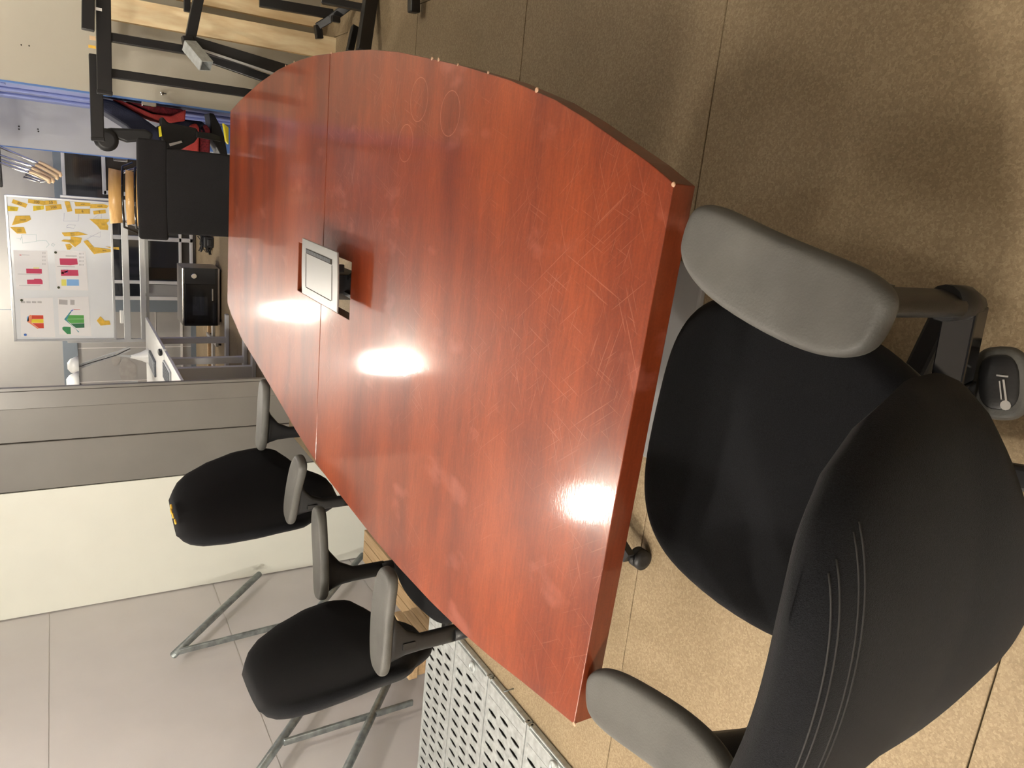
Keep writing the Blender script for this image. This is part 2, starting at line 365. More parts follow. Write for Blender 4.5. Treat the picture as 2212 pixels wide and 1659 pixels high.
# vertical seam in the upper wall seen left of the whiteboard
MB().box((-1.85, WY-.004, 1.49), (-1.84, WY, CEIL)).build('panel_joint', 'slate', wb)
win = MB().box((-1.70, WY-.05, .04), (-.02, WY-.03, 1.41)).build('window_1', 'glass', kind='structure')
def fr(x0, x1, z0, z1, n='window_frame'): MB().box((x0, WY-.09, z0), (x1, WY-.045, z1)).build(n, 'pvc', win, bevel=.004)
fr(-1.70, -.02, 1.375, 1.41); fr(-1.70, -1.655, .04, 1.41); fr(-1.70, -.02, .04, .075)
fr(-.46, -.415, .5, 1.0); fr(-.46, -.03, .97, 1.01); fr(-.97, -.92, .04, 1.38); fr(-1.50, -1.46, .04, 1.0); fr(-1.65, -.5, .17, .20)
fr(-1.62, -.92, .55, .58); fr(-.66, -.62, .04, 1.38)
MB().box((-1.655, WY-.06, .2), (-1.51, WY-.05, .55)).build('grey_infill', 'grey', win)
MB().box((-.41, WY-.055, .52), (-.03, WY-.048, .96)).build('pane', 'glassw', win)
for i in range(16): MB().box((-.44, WY-.06, 1.03+i*.021), (-.03, WY-.053, 1.047+i*.021)).build('blind_slat', 'slate' if 0 else 'glass', win)
MB().box((-1.44, WY-.056, .22), (-1.30, WY-.05, .54)).build('pane', 'glassw', win)
# grubby patches on the wall behind the desk lamps
for c, rx, rz_ in (((-2.62, .80), .16, .10), ((-3.0, .75), .13, .2), ((-2.45, .93), .10, .05)):
    MB().prism([(c[0]+rx*math.cos(t)*(1+.15*math.sin(3*t)), WY, c[1]+rz_*math.sin(t)) for t in [2*PI*k/20 for k in range(20)]], (0, -.004, 0)).build('stain', 'stain', wb)

# ---- ceiling lamps (some reflected as bright spots in the table, some added as fill light)
for i, (x, y, p, lab) in enumerate(LAMPS):
    t = empty('ceiling_lamp', (x, y, CEIL), 0, lab, 'lamp', 'round ceiling lamps')
    MB().lathe([(.085, 0), (.085, -.02), (.06, -.03)], (0, 0, 0), 32).build('housing', 'pvc', t)
    MB().lathe([(.05, -.026)]+[(.096*math.sin(a), LZ-CEIL-.09*math.cos(a)) for a in [PI*.82, PI*.75, PI*.62, PI*.5, PI*.4, PI*.3, PI*.2, PI*.1, PI*.03]], (0, 0, 0), 24).build('glass_bowl', 'lamp%d' % i, t)

# ================================================================ TABLE
right = [(.040, .815), (.068, .875), (.102, .961), (.135, 1.045), (.170, 1.144), (.215, 1.312), (.257, 1.514), (.286, 1.675), (.322, 1.883), (.348, 2.084), (.364, 2.27), (.373, 2.438)]
right2 = [(.375, 2.438), (.383, 2.60), (.386, 2.772), (.384, 2.93), (.378, 3.092), (.352, 3.398), (.304, 3.765), (.263, 4.005)]
left = [(-.913, .864), (-.943, 1.033), (-.968, 1.162), (-.987, 1.289), (-1.004, 1.463), (-1.015, 1.672), (-1.018, 1.86), (-1.012, 2.08), (-1.004, 2.30), (-.996, 2.447)]
left2 = [(-.994, 2.447), (-.965, 2.701), (-.918, 2.989), (-.869, 3.325), (-.812, 3.724), (-.745, 3.96), (-.70, 4.065)]
tb = empty('meeting_table', (-.32, 2.44, 0), 0, 'boat shaped red mahogany meeting table with a grey socket box in its middle', 'table')
hx0, hx1, hy0, hy1 = -.420, -.243, 2.157, 2.738
def slab(poly, name):
    m = MB(); m.prism([(x+.32, y-2.44, .697) for x, y in poly], (0, 0, .043))
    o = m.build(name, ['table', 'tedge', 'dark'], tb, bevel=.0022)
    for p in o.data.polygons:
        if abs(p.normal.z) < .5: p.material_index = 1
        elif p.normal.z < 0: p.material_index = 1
    return o
slab([p for p in right] + [(.373, 2.4395), (hx1, 2.4405), (hx1, hy0), (hx0, hy0), (hx0, 2.4415), (-.996, 2.4445)] + left[::-1][1:], 'tabletop')
slab([(.373, 2.4435)] + right2[1:] + left2[::-1][:-1] + [(-.994, 2.4485), (hx0, 2.4455), (hx0, hy1), (hx1, hy1), (hx1, 2.4445)], 'tabletop')
# pale chips along the worn edge
rnd = random.Random(3)
for (x, y) in [(.0385, .8165), (-.9125, .8645), (.373, 2.432), (.287, 1.676), (.281, 1.64), (.262, 1.54), (.235, 1.40), (.19, 1.21), (.384, 2.98), (.386, 2.86)]:
    r = .0035+rnd.random()*.003
    MB().lathe([(r*.5, .7368), (r, .739), (r*.7, .7406)], (x+.32, y-2.44, 0), 7).build('chip', 'rawwood', tb)
# grey steel undercarriage
for y, s in ((1.42, 1), (3.25, 1)):
    MB().box((.32-.72, y-2.44-.0, .0), (.32-.13, y-2.44+.33, .022)).build('foot_plate', 'grey', tb, bevel=.006)
    for dx in (-.2, .2): MB().box((dx-.04, y-2.44+.12, .022), (dx+.04, y-2.44+.22, .66)).build('leg', 'grey', tb, bevel=.006)
    MB().box((-.42, y-2.44+.05, .66), (.42, y-2.44+.29, .697)).build('support_rail', 'grey', tb, bevel=.004)
ct = MB().bar((-.56, -.70, .075), (-.70, -.955, .07), .035, .025).tube([(-.70, -.955, .07), (-.70, -.955, .04)], .008, 8).build('caster_arm', 'plastic', tb)
MB().lathe([(.016, -.022), (.031, -.018), (.031, -.004), (.02, -.003), (.02, .003), (.031, .004), (.031, .018), (.016, .022)], (-.705, -.96, .031), 22, 'y').build('caster', 'plastic', tb)
# ---- pop-up socket box sitting loose in the cut-out
pb = empty('table_socket_box', (-.30, 2.29, .74), 0, 'brushed grey socket box plate sitting askew over its cut-out in the tabletop', 'socket box')
P = [atz(653, 514, .802), atz(728, 545, .800), atz(727, 676, .797), atz(652, 633, .799)]
def loc(v): return Vector((v.x+.30, v.y-2.29, v.z-.74))
A, B, D_, E_ = [loc(v) for v in P]   # far right, near right, near left, far left
m = MB(); n = 10
side = [A.lerp(B, t/n) for t in range(n+1)] + [B.lerp(D_, t/n)+Vector((0, -.006*math.sin(PI*t/n), 0)) for t in range(1, n+1)] + [D_.lerp(E_, t/n) for t in range(1, n+1)] + [E_.lerp(A, t/n)+Vector((0, .006*math.sin(PI*t/n), 0)) for t in range(1, n)]
m.prism(side, (0, 0, -.006)).build('cover_plate', 'greymetal', pb, bevel=.0015)
def q(u, v, dz=0): return A.lerp(E_, u).lerp(B.lerp(D_, u), v) + Vector((0, 0, dz))   # u: right to left, v: far to near
m = MB(); m.prism([q(.155, .13, .0006), q(.155, .87, .0006), q(.24, .87, .0006), q(.24, .13, .0006)], (0, 0, .0008)).build('cable_slot', 'dark', pb)
m = MB()
for i in range(30):
    v = .14+i*.0235; m.prism([q(.165, v, .0014), q(.165, v+.010, .0014), q(.225, v+.010, .0014), q(.225, v, .0014)], (0, 0, .001))
m.build('brush_strip', 'keys', pb, kind='stuff')
m = MB()
for a, b in (((.85, .13), (.85, .85)), ((.25, .875), (.84, .875)), ((.25, .125), (.84, .125))):
    m.bar(q(*a, .0003), q(*b, .0003), .0022, .0012)
m.build('lid_seam', 'dark', pb)
m = MB(); m.prism([q(.93, .47, .0002), q(.93, .56, .0002), q(.955, .56, .0002), q(.955, .47, .0002)], (0, 0, .0006)).build('press_mark', 'alu', pb)
MB().box((-.075, -.09, .028), (.065, .12, .046)).build('socket_flange', 'blackmetal', pb, bevel=.003)
MB().box((-.05, -.08, -.06), (.012, .10, .028)).build('socket_body', 'blackmetal', pb, bevel=.003)
MB().box((.022, -.105, .012), (.045, -.09, .032)).build('clamp', 'blackmetal', pb, bevel=.002)
MB().bar((.0, -.08, -.01), (.03, -.115, -.03), .014, .010).build('bracket', 'blackmetal', pb)
MB().bar((-.045, -.08, .0), (-.06, -.118, -.03), .012, .008).build('bracket', 'blackmetal', pb)
MB().tube([(-.03, -.07, -.05), (-.05, -.10, -.15), (-.06, -.2, -.4), (-.05, -.1, -.727), (.2, .1, -.733)], .005, 8).build('cable', 'plastic', pb)
# ================================================================ SWIVEL CHAIRS
def back_mesh(W, z0, z1, T, y0, lean, wing, nu=28, nv=32, prof=None):
    """closed curved back cushion; outline half widths by height; faces +Y"""
    bm = bmesh.new()
    prof = prof or [(0, .16), (.04, .34), (.10, .44), (.18, .56), (.25, .78), (.32, .95), (.42, 1.0), (.58, 1.0), (.75, .92), (.88, .80), (.95, .66), (1, .40)]
    def hw(v):
        for (a, x), (b, y) in zip(prof, prof[1:]):
            if v <= b: t = (v-a)/(b-a); t = t*t*(3-2*t) if 0 else t; return W/2*(x+(y-x)*t)
        return W/2*prof[-1][1]
    def P(u, v, s):
        z = z0+(z1-z0)*v; x = u*hw(v)
        th = T/2*max(0, (1-abs(u)**4))**.5*max(0, 1-abs(2*v-1)**7)**.5
        yc = y0 - lean*max(0, v-.45) + .02*max(0, .3-v)
        yc += wing*(x/(W/2))**2*(1-.35*v)
        return Vector((x, yc+s*th, z))
    F = [[bm.verts.new(P(-1+2*i/nu, j/nv, 1)) for i in range(nu+1)] for j in range(nv+1)]
    Bk = [[F[j][i] if i in (0, nu) or j in (0, nv) else bm.verts.new(P(-1+2*i/nu, j/nv, -1)) for i in range(nu+1)] for j in range(nv+1)]
    for j in range(nv):
        for i in range(nu):
            for G, fl in ((F, 0), (Bk, 1)):
                q = [G[j][i], G[j][i+1], G[j+1][i+1], G[j+1][i]]
                try: f = bm.faces.new(q[::-1] if fl else q); f.smooth = True
                except ValueError: pass
    return bm, P
def swivel_chair(name, label, loc, rz, base_rot=0, group=None, seat=(.58, .60), z1=.955, z0=.39, backW=.60, spread=.375, splay=(.30, .14), arm_z=.745, yb=-.405, wing=.10, ay=-.135, seams=True):
    t = empty(name, loc, rz, label, 'chair', group)
    # seat cushion, softly dished, front edge rolled down
    def dish(x, y, z):
        f = max(0, (y-.12)/.16); return x*(1-.10*max(0, -y/.27)), y, z - .012*f*f + (.012*(abs(x)/.27)**2 if z > 0 else 0)
    MB().pad(seat[0], seat[1], .085, (0, 0, .435), 3.0, 40, 5, dish).build('seat', 'fabric', t, sub=1)
    MB().pad(seat[0]-.07, seat[1]-.08, .03, (0, -.005, .382), 3.2, 32, 3).build('seat_shell', 'plastic', t)
    tg = MB().box((seat[0]/2-.012, .02, .43), (seat[0]/2+.0035, .055, .442)).build('label_tag', 'alu', t)
    bm, P = back_mesh(backW, z0, z1, .085, yb, .06, wing)
    m = MB(); m.bm.free(); m.bm = bm; bk = m.build('backrest', 'fabric', t)
    # double stitched seam running round the rim of the back cover
    for vv in ((.955, .94, .90, .885) if seams else ()):
        MB().tube([P(-.86+1.72*k/28, vv, -1)+Vector((0, -.0001, 0)) for k in range(29)], .0009, 6).build('seam', 'thread', bk)
    MB().tube([(0, -.10, .36), (0, -.30, .36), (0, yb+.01, .375), (0, yb, .43)], [.022, .022, .018, .012], 10).build('back_bracket', 'blackmetal', t)
    MB().box((-.09, -.14, .33), (.09, .12, .368)).build('mechanism', 'blackmetal', t, bevel=.01)
    MB().lathe([(.028, .09), (.028, .24), (.02, .241), (.02, .33)], (0, 0, 0), 20).build('gas_lift', 'blackmetal', t)
    for sx in (-1, 1):
        ang = sx*-(splay[0] if sx < 0 else splay[1])
        a = empty('arm', (0, 0, 0)); a.parent = t
        c, s_ = math.cos(ang), math.sin(ang)
        def tr(x, y, z, sx=sx, c=c, s_=s_): return Vector((sx*spread + x*c - y*s_, ay + x*s_ + y*c, z))
        m = MB()
        def bend(x, y, z, sx=sx, c=c, s_=s_):
            x += -sx*.016*(1-(y/.17)**2); z += .004*(y/.17)**2*(1 if z > 0 else 0) - (.010*max(0, y/.17)**2)
            return x*c - y*s_, x*s_ + y*c, z
        m.pad(.122, .342, .032, (sx*spread, ay, arm_z-.016), 3.3, 36, 4, bend)
        m.build('arm_pad', 'pad', a, sub=1)
        # flared stem: vertical below, sweeping back under the pad
        m = MB(); prof = [(arm_z-.03, -.155, 0), (arm_z-.055, -.142, 0), (arm_z-.09, -.130, 0), (arm_z-.14, -.126, 0), (arm_z-.22, -.126, 0), (.49, -.126, 0)]
        rings = []
        for z, yb_, _ in prof:
            yf = {0: .06, 1: .0, 2: -.045}.get(prof.index((z, yb_, _)), -.070)
            y_lo = yb_; q = []
            for k in range(16):
                th = 2*PI*k/16; cy = (y_lo+yf)/2; ry = (yf-y_lo)/2
                q.append(m.bm.verts.new(tr(.016*math.copysign(abs(math.cos(th))**.7, math.cos(th)), cy+ry*math.sin(th), z)))
            rings.append(q)
        for r1, r2 in zip(rings, rings[1:]):
            for k in range(16): f = m.bm.faces.new((r1[k], r1[(k+1) % 16], r2[(k+1) % 16], r2[k])); f.smooth = True
        m.bm.faces.new(rings[0]); m.bm.faces.new(rings[-1][::-1])
        m.build('arm_stem', 'plastic', a)
        # slide button
        m = MB(); m.bar(tr(sx*.017, -.09, arm_z-.075), tr(sx*.017, -.09, arm_z-.115), .02, .008, up=(1, 0, 0)).build('height_button', 'blackmetal', a)
        m = MB()
        m.tube([tr(0, -.098, .50), tr(0, -.098, .455), tr(-sx*.004, -.098, .435), tr(-sx*.02, -.098, .425)], [.0245, .0245, .023, .019], 14).build('elbow', 'plastic', a)
        m = MB(); e0 = tr(-sx*.002, -.098, .440); e1 = Vector((sx*.10, -.235, .375)); mid = e0.lerp(e1, .42)
        m.bar(e0, mid, .046, .030).build('support_tube', 'gloss', a, bevel=.003)
        m = MB(); m.bar(mid, e1, .053, .037).build('outer_sleeve', 'gloss', a, bevel=.003)
    # tilt lever with paddle on the right
    m = MB(); m.tube([(.09, -.17, .355), (.225, -.265, .365)], .006, 8).build('lever_rod', 'blackmetal', t)
    lv = MB().pad(.105, .078, .018, (0, 0, 0), 2.8, 28, 3).build('lever_paddle', 'pad', t)
    lv.location = (.258, -.278, .37); lv.rotation_euler = (0, 0, R(20))
    MB().pad(.078, .054, .006, (.002, -.001, .0085), 2.8, 24, 2).build('paddle_recess', 'blackmetal', lv)
    MB().bar((-.024, -.012, .0122), (.006, -.009, .0122), .0026, .001).bar((-.022, -.006, .0122), (.004, -.004, .0122), .0018, .001).bar((.010, -.015, .0122), (.012, .0, .0122), .0024, .001).lathe([(.007, .0118), (.007, .0126)], (-.030, -.011, 0), 12).build('chair_symbol', 'alu', lv)
    # star base
    MB().lathe([(.035, .075), (.045, .085), (.045, .13), (.03, .145)], (0, 0, 0), 24).build('hub', 'plastic', t)
    for k in range(5):
        a = base_rot+2*PI*k/5; d = Vector((math.cos(a), math.sin(a), 0)); s_ = Vector((-d.y, d.x, 0))
        m = MB(); m.bar(d*.03+Vector((0, 0, .105)), d*.30+Vector((0, 0, .082)), .045, .030).build('base_leg', 'plastic', t, bevel=.008)
        cs = MB().tube([d*.29+Vector((0, 0, .075)), d*.29+Vector((0, 0, .045))], .008, 8).pad(.05, .034, .034, tuple(d*.29+Vector((0, 0, .052))), 2.4, 14, 2).build('caster', 'plastic', t)
        ca = a+.7; e = Vector((math.cos(ca), math.sin(ca), 0)); o_ = Vector((-e.y, e.x, 0))*.012
        for sg in (-1, 1):
            m = MB(); c0 = d*.29+o_*.3+e*(sg*.013)+Vector((0, 0, .027))
            m.tube([c0, c0+e*(sg*.004), c0+e*(sg*.014), c0+e*(sg*.017)], [.027, .027, .026, .018], 18).build('wheel', 'plastic', cs)
    return t
near = swivel_chair('office_chair', 'black office chair closest to the viewer, seen from behind', (-.420, .79, 0), R(-5), R(-5), 'black office chairs at the meeting table')
c3 = swivel_chair('office_chair', 'black office chair with a tag on its seat edge, before the steel decks', (-1.15, 2.09, 0), R(-82), R(-50), 'black office chairs at the meeting table', arm_z=.75, z1=1.05, z0=.45, seams=False, spread=.315, splay=(.15, .15))
c2 = swivel_chair('office_chair', 'black office chair with torn top edge on its back, in front of the white panel', (-1.02, 2.97, 0), R(-104), R(20), 'black office chairs at the meeting table', arm_z=.75, z1=1.14, z0=.45, seams=False, spread=.29, splay=(.15, .15))
for k, (x, dz) in enumerate(((-.05, 0), (-.02, .004), (.01, .001), (.05, -.003))):
    for o in kids(c2):
        if o.name.startswith('backrest'):
            MB().pad(.034, .012, .008, (x, -.41, 1.138+dz), 2.2, 12, 2).build('torn_foam', 'note', o, label='yellowish foam showing through the torn top edge')
            break

# ---- far end: meeting chair with a two part upholstered back, facing the viewer
t = empty('conference_chair', (-.16, 4.52, 0), 0, 'black chair at the far end of the table with square two-part padded back', 'chair')
def curved(w_, z0, z1, th, yc, bow, nm, tilt=0, r=.012):
    m = MB(); n = 12; F = []; K = []
    nz = 4
    for j in range(nz+1):
        z = z0+(z1-z0)*j/nz
        F.append([m.bm.verts.new(((-.5+i/n)*w_, yc - bow*(1-(2*i/n-1)**2) - tilt*(z-z0), z)) for i in range(n+1)])
        K.append([m.bm.verts.new(((-.5+i/n)*w_, yc - bow*(1-(2*i/n-1)**2) + th - tilt*(z-z0), z)) for i in range(n+1)])
    for j in range(nz):
        for i in range(n):
            m.bm.faces.new((F[j][i], F[j][i+1], F[j+1][i+1], F[j+1][i])).smooth = True
            m.bm.faces.new((K[j][i+1], K[j][i], K[j+1][i], K[j+1][i+1])).smooth = True
        m.bm.faces.new((F[j][0], F[j+1][0], K[j+1][0], K[j][0])); m.bm.faces.new((F[j][n], K[j][n], K[j+1][n], F[j+1][n]))
    for i in range(n):
        m.bm.faces.new((F[0][i], K[0][i], K[0][i+1], F[0][i+1])); m.bm.faces.new((F[nz][i], F[nz][i+1], K[nz][i+1], K[nz][i]))
    return m.build(nm, 'fabric', t, bevel=r, seg=3)
MT['fabric2'] = mat('charcoal_fabric', (.016, .0155, .0165), .9, var=.2, scale=400, bump=.5, bscale=420, spec=.15)
u = curved(.51, .985, 1.125, .06, -.18, -.035, 'headrest_band'); u.data.materials[0] = MT['fabric2']
v = curved(.44, .46, .992, .055, -.17, -.025, 'backrest', -.0); v.data.materials[0] = MT['fabric2']
MB().pad(.48, .44, .07, (0, -.40, .45), 4, 32, 4).build('seat', 'fabric2', t, sub=1)
MB().bar((-.18, -.13, .5), (-.18, -.13, 1.05), .025).bar((.18, -.13, .5), (.18, -.13, 1.05), .025).build('back_frame', 'blackmetal', t)
MB().lathe([(.028, .09), (.028, .30), (.02, .301), (.02, .42)], (0, -.38, 0), 20).build('gas_lift', 'blackmetal', t)
for k in range(5):
    a = 2*PI*k/5; d = Vector((math.cos(a), math.sin(a), 0)); b0 = Vector((0, -.38, 0))
    MB().bar(b0+d*.0+Vector((0, 0, .10)), b0+d*.29+Vector((0, 0, .07)), .045, .03).build('base_leg', 'plastic', t, bevel=.006)
    MB().lathe([(.022, -.022), (.027, -.015), (.027, .015), (.022, .022)], tuple(b0+d*.28+Vector((0, 0, .027))), 16, 'x').build('caster', 'plastic', t)
# ================================================================ LEFT SIDE: steel decks, scaffold frames, timber
def deck(y0, y1, label, eyes=()):
    x0, x1, zt = -3.19, -1.965, .032
    t = empty('steel_scaffold_deck', ((x0+x1)/2, (y0+y1)/2, 0), 0, label, 'scaffold deck', 'galvanised steel decks laid side by side')
    cx, cy = (x0+x1)/2, (y0+y1)/2
    m = MB(); bm = m.bm; W = y1-y0-.006; cols = 3; cw = .0545; fr_ = .014; chy = (W-2*fr_)/cols; X0 = x0-cx+.03; X1 = x1-cx-.075; nx = int((X1-X0)/cw)
    for c in range(cols):
        ya = -W/2+fr_+c*chy; yb = ya+chy; off = .5*cw*(c % 2)
        xs = [X0]+[X0+off+cw*k for k in range(1 if off == 0 else 0, nx+1) if X0+off+cw*k < X1-.01]+[X1]
        for a, b in zip(xs, xs[1:]):
            ox, oy = (a+b)/2, (ya+yb)/2; hw_, hh = (b-a)/2, (yb-ya)/2
            outer = [bm.verts.new((ox+hw_*i, oy+hh*j, zt)) for i, j in ((-1, -1), (0, -1), (1, -1), (1, 0), (1, 1), (0, 1), (-1, 1), (-1, 0))]
            if b-a < cw*.8: bm.faces.new(outer); continue
            ih, iw = hh*.74, .0105
            def rg(sx, sy, dz, dx=0): return [bm.verts.new((ox+dx+sx*i, oy+sy*j, zt+dz)) for i, j in ((-.6, -.93), (0, -1), (.6, -.93), (1, 0), (.6, .93), (0, 1), (-.6, .93), (-1, 0))]
            mid = rg(iw*2.0, ih*1.12, .0); lip = rg(iw, ih, .004, -.001); low = rg(iw, ih, .0005, -.001)
            for A_, B_ in ((outer, mid), (mid, lip), (lip, low)):
                for k in range(8):
                    f = bm.faces.new((A_[k], A_[(k+1) % 8], B_[(k+1) % 8], B_[k])); f.smooth = A_ is not outer
    m.box((x0-cx, -W/2, zt-.02), (x1-cx, -W/2+fr_, zt+.001)); m.box((x0-cx, W/2-fr_, zt-.02), (x1-cx, W/2, zt+.001))
    m.box((x0-cx, -W/2+fr_, zt-.02), (X0, W/2-fr_, zt)); 
    m.build('top_plate', 'galv', t)
    MB().box((x0-cx, -W/2+.004, zt-.024), (x1-cx-.07, W/2-.004, zt-.021)).build('underside', 'dark', t)  # dark sheet added below the slots, its colour stands in for their shade
    for s_ in (-1, 1):
        MB().box((x0-cx, s_*(W/2-.004)-.003, .002), (x1-cx-.06, s_*(W/2-.004)+.003, zt-.012)).build('side_rail', 'galv', t)
    MB().box((x1-cx-.075, -W/2, zt-.012), (x1-cx-.012, W/2, zt+.002)).box((x1-cx-.012, -W/2, .0), (x1-cx, W/2, zt-.004)).build('end_cap', 'galv', t, bevel=.009)
    for ey in eyes:
        MB().lathe([(.024, -.004), (.026, 0), (.026, .006), (.018, .008), (.016, .002), (.016, -.003)], (x1-cx-.036, ey, zt+.004), 20).build('eyelet', 'galv', t)
    return t
edges = [2.825, 2.545, 2.245, 1.938, 1.64, 1.34]
labs = ['galvanised steel deck farthest from the viewer, half behind the black office chair', 'galvanised steel deck with a ring eyelet near its corner, beside the black chair', 'narrow view of the steel deck between the two seams in the middle of the row',
        'galvanised steel deck with a ring eyelet at the picture edge, nearest the table corner', 'galvanised steel deck closest to the viewer, just outside the frame']
for i, (b, a) in enumerate(zip(edges, edges[1:])):
    deck(a, b, labs[i], ((-.02,) if i == 1 else (-.05,) if i == 3 else ()))
tag(MB().tube([(-1.93, 2.10, 0), (-1.93, 2.10, .045)], .003, 6).build('floor_pin', 'tube'), 'small upright steel pin beside the edge of the steel decks', 'pin')

FX = -3.1
def T(x, y): return atx(x, y, FX)
def frame(name, label, tubes, rungs):
    o = T(*tubes[0][0]); t = empty(name, o, 0, label, 'scaffold frame', 'galvanised tube frames leaning on the left wall')
    for a, b, ex0, ex1 in tubes:
        p, q_ = T(*a)-o, T(*b)-o; d = (q_-p).normalized(); p = p-d*ex0; q_ = q_+d*ex1
        # open ended tube: outer wall, inner wall, end ring
        bm = bmesh.new(); u_ = Vector((1, 0, 0)); r_ = d.cross(u_).normalized(); rr = []
        for pt, rad in ((p+d*.12, .020), (p, .020), (p, .0242), (q_, .0242), (q_, .01)):
            rr.append([bm.verts.new(pt+(u_*math.cos(2*PI*k/16)+r_*math.sin(2*PI*k/16))*rad) for k in range(16)])
        for g, h in zip(rr, rr[1:]):
            for k in range(16): f = bm.faces.new((g[k], g[(k+1) % 16], h[(k+1) % 16], h[k])); f.smooth = True
        bm.faces.new(rr[0]); bm.faces.new(rr[-1])
        m = MB(); m.bm.free(); m.bm = bm; m.build('upright_tube', 'tube', t)
    for a, b in rungs:
        p, q_ = T(*a)-o, T(*b)-o
        m = MB(); m.bar(p, q_, .020, .042, up=(1, 0, 0)).build('rung', 'tube', t, bevel=.007)
        d = (q_-p).normalized()
        MB().lathe([(.006, .0105), (.006, .012)], p+d*.06, 10, 'x').build('rivet', 'dark', t)
frame('scaffold_frame', 'galvanised tube frame with its open pipe end pointing up, half behind the white panel', [((375, 1415), (557, 1243), 0, .02), ((737, 1254), (783, 1199), .62, .0)], [((384, 1408), (672, 1335))])
frame('scaffold_frame', 'galvanised tube frame standing just beyond the steel decks, lower on the left wall', [((565, 1659), (678, 1498), .35, .62), ((750, 1659), (861, 1427), .35, .12)], [((612, 1604), (892, 1517))])
# timber stacked in the sunken part
def beams(name, label, x0, x1, y0, y1, z0, nz, hb, nx=1):
    t = empty(name, ((x0+x1)/2, (y0+y1)/2, z0), 0, label, 'timber')
    cx, cy = (x0+x1)/2, (y0+y1)/2; wx = (x1-x0)/nx
    for k in range(nz):
        for i in range(nx):
            MB().box((x0-cx+wx*i+.003, y0-cy+.02*((k+i) % 2), hb*k+.001), (x0-cx+wx*(i+1)-.003, y1-cy-.015*(k % 2), hb*(k+1)-.002)).build('beam', 'planks', t, bevel=.003)
beams('timber_stack', 'low stack of pale timber beams in the sunken floor behind the middle chair', -2.98, -2.70, 3.95, 5.1, -.75, 5, .05, 3)
beams('timber_block', 'stepped brown timber block just behind the far edge of the steel decks', -2.92, -2.62, 3.50, 3.80, -.75, 9, .06, 1)

# ================================================================ RIGHT SIDE: black steel table frames and pine planks against the beige wall
def pxbar(m, a, b, Ya, Yb, wpx, depth=None, w=None):
    p, q_ = aty(*a, Ya), aty(*b, Yb); w_ = w or wpx*((Ya+Yb)/2)/1700
    m.bar(p, q_, w_, depth or w_, up=(0, 1, 0)); return m
def group(name, label, cat, parts, grp=None, matn='blackmetal', base=None):
    base = base or (0, 0, 0)
    t = empty(name, base, 0, label, cat, grp)
    for nm, a, b, Ya, Yb, w_, d in parts:
        m = MB(); p, q_ = aty(*a, Ya)-Vector(base), aty(*b, Yb)-Vector(base)
        m.bar(p, q_, d, w_, up=(0, 1, 0)) if 0 else m.bar(p, q_, w_, d, up=(0, 1, 0))
        m.build(nm, matn, t, bevel=.004)
    return t
G = 'black steel table frames stacked against the beige wall'
# name, from, to, Y at both ends, width seen, depth
group('folding_table_frame', 'black steel table frame reaching furthest over the wall corner, rubber foot at its end', 'table frame', [
    ('foot_rail', (206, 118), (211, 303), 4.62, 4.62, .060, .05), ('end_cap', (211, 296), (212, 305), 4.62, 4.62, .064, .055),
    ('post', (236, 158), (610, 212), 4.62, 4.62, .046, .04), ('brace', (428, 118), (600, 178), 4.60, 4.50, .048, .03)], G, base=(.4, 4.62, 0))
group('folding_table_frame', 'black steel table frame whose rail stops at the blue corner edge', 'table frame', [
    ('foot_rail', (222, -40), (226, 203), 4.50, 4.50, .066, .05), ('end_cap', (226, 195), (226, 205), 4.50, 4.50, .070, .055),
    ('post', (234, 80), (412, 110), 4.52, 4.52, .044, .04), ('knuckle', (404, 78), (412, 118), 4.44, 4.44, .055, .06),
    ('upright_link', (432, -20), (411, 82), 4.44, 4.44, .050, .04), ('diagonal_post', (404, 90), (640, 160), 4.44, 4.40, .066, .045),
    ('stub_link', (404, -30), (404, 26), 4.62, 4.62, .032, .03)], G, base=(.5, 4.5, 0))
group('folding_table_frame', 'black steel table frame at the picture edge with its foot on the floor', 'table frame', [
    ('foot_rail', (191, -40), (190, 66), 4.40, 4.40, .055, .05), ('post', (560, 4), (719, 31), 4.55, 4.50, .050, .04),
    ('corner_bar', (757, 9), (716, 40), 4.38, 4.48, .046, .03), ('corner_bar', (718, 38), (686, 57), 4.48, 4.55, .040, .03),
    ('foot_stub', (686, 54), (690, 84), 4.55, 4.55, .040, .04), ('cross_rail', (695, 0), (795, 19), 4.2, 4.1, .036, .04),
    ('main_leg', (803, -20), (784, 112), 4.05, 3.95, .068, .05), ('knob', (716, 40), (734, 43), 4.42, 4.42, .034, .03),
    ('foot_stub', (767, 58), (755, 112), 4.15, 4.10, .036, .035)], G, base=(.8, 4.3, 0))
o = MB(); pxbar(o, (894, -25), (894, 28), 3.45, 3.45, 0, .05, .046)
f_ = aty(894, 28, 3.45)
tag(o.build('rubber_foot_bar', 'blackmetal', bevel=.006), 'short black bar end entering at the picture edge above the floor seam', 'bar')
# galvanised square socket fixed to the second frame
p = aty(420, 112, 4.36); t = empty('square_tube_end', p, 0, 'short galvanised square tube end hanging on the black frames', 'bracket')
m = MB()
for s_ in ((-1, 0), (1, 0), (0, -1), (0, 1)):
    if s_[0]: m.box((s_[0]*.026-.0025, -.11, -.030), (s_[0]*.026+.0025, .05, .030))
    else: m.box((-.028, -.11, s_[1]*.030-.0025), (.028, .05, s_[1]*.030+.0025))
ob = m.build('square_tube', 'chrome', t); ob.data.materials[0] = MT['galv']; ob.rotation_euler = (R(24), R(8), R(-38))
p = aty(425, 104, 4.40); q_ = aty(600, 162, 4.36)
tag(MB().bar(p, q_, .010, .012, up=(0, 1, 0)).build('edge_highlight_bar', 'alu'), 'thin bright bar added as the edge highlight along the black diagonal post', 'rail')  # bright bar drawn as the highlight on the metal edge
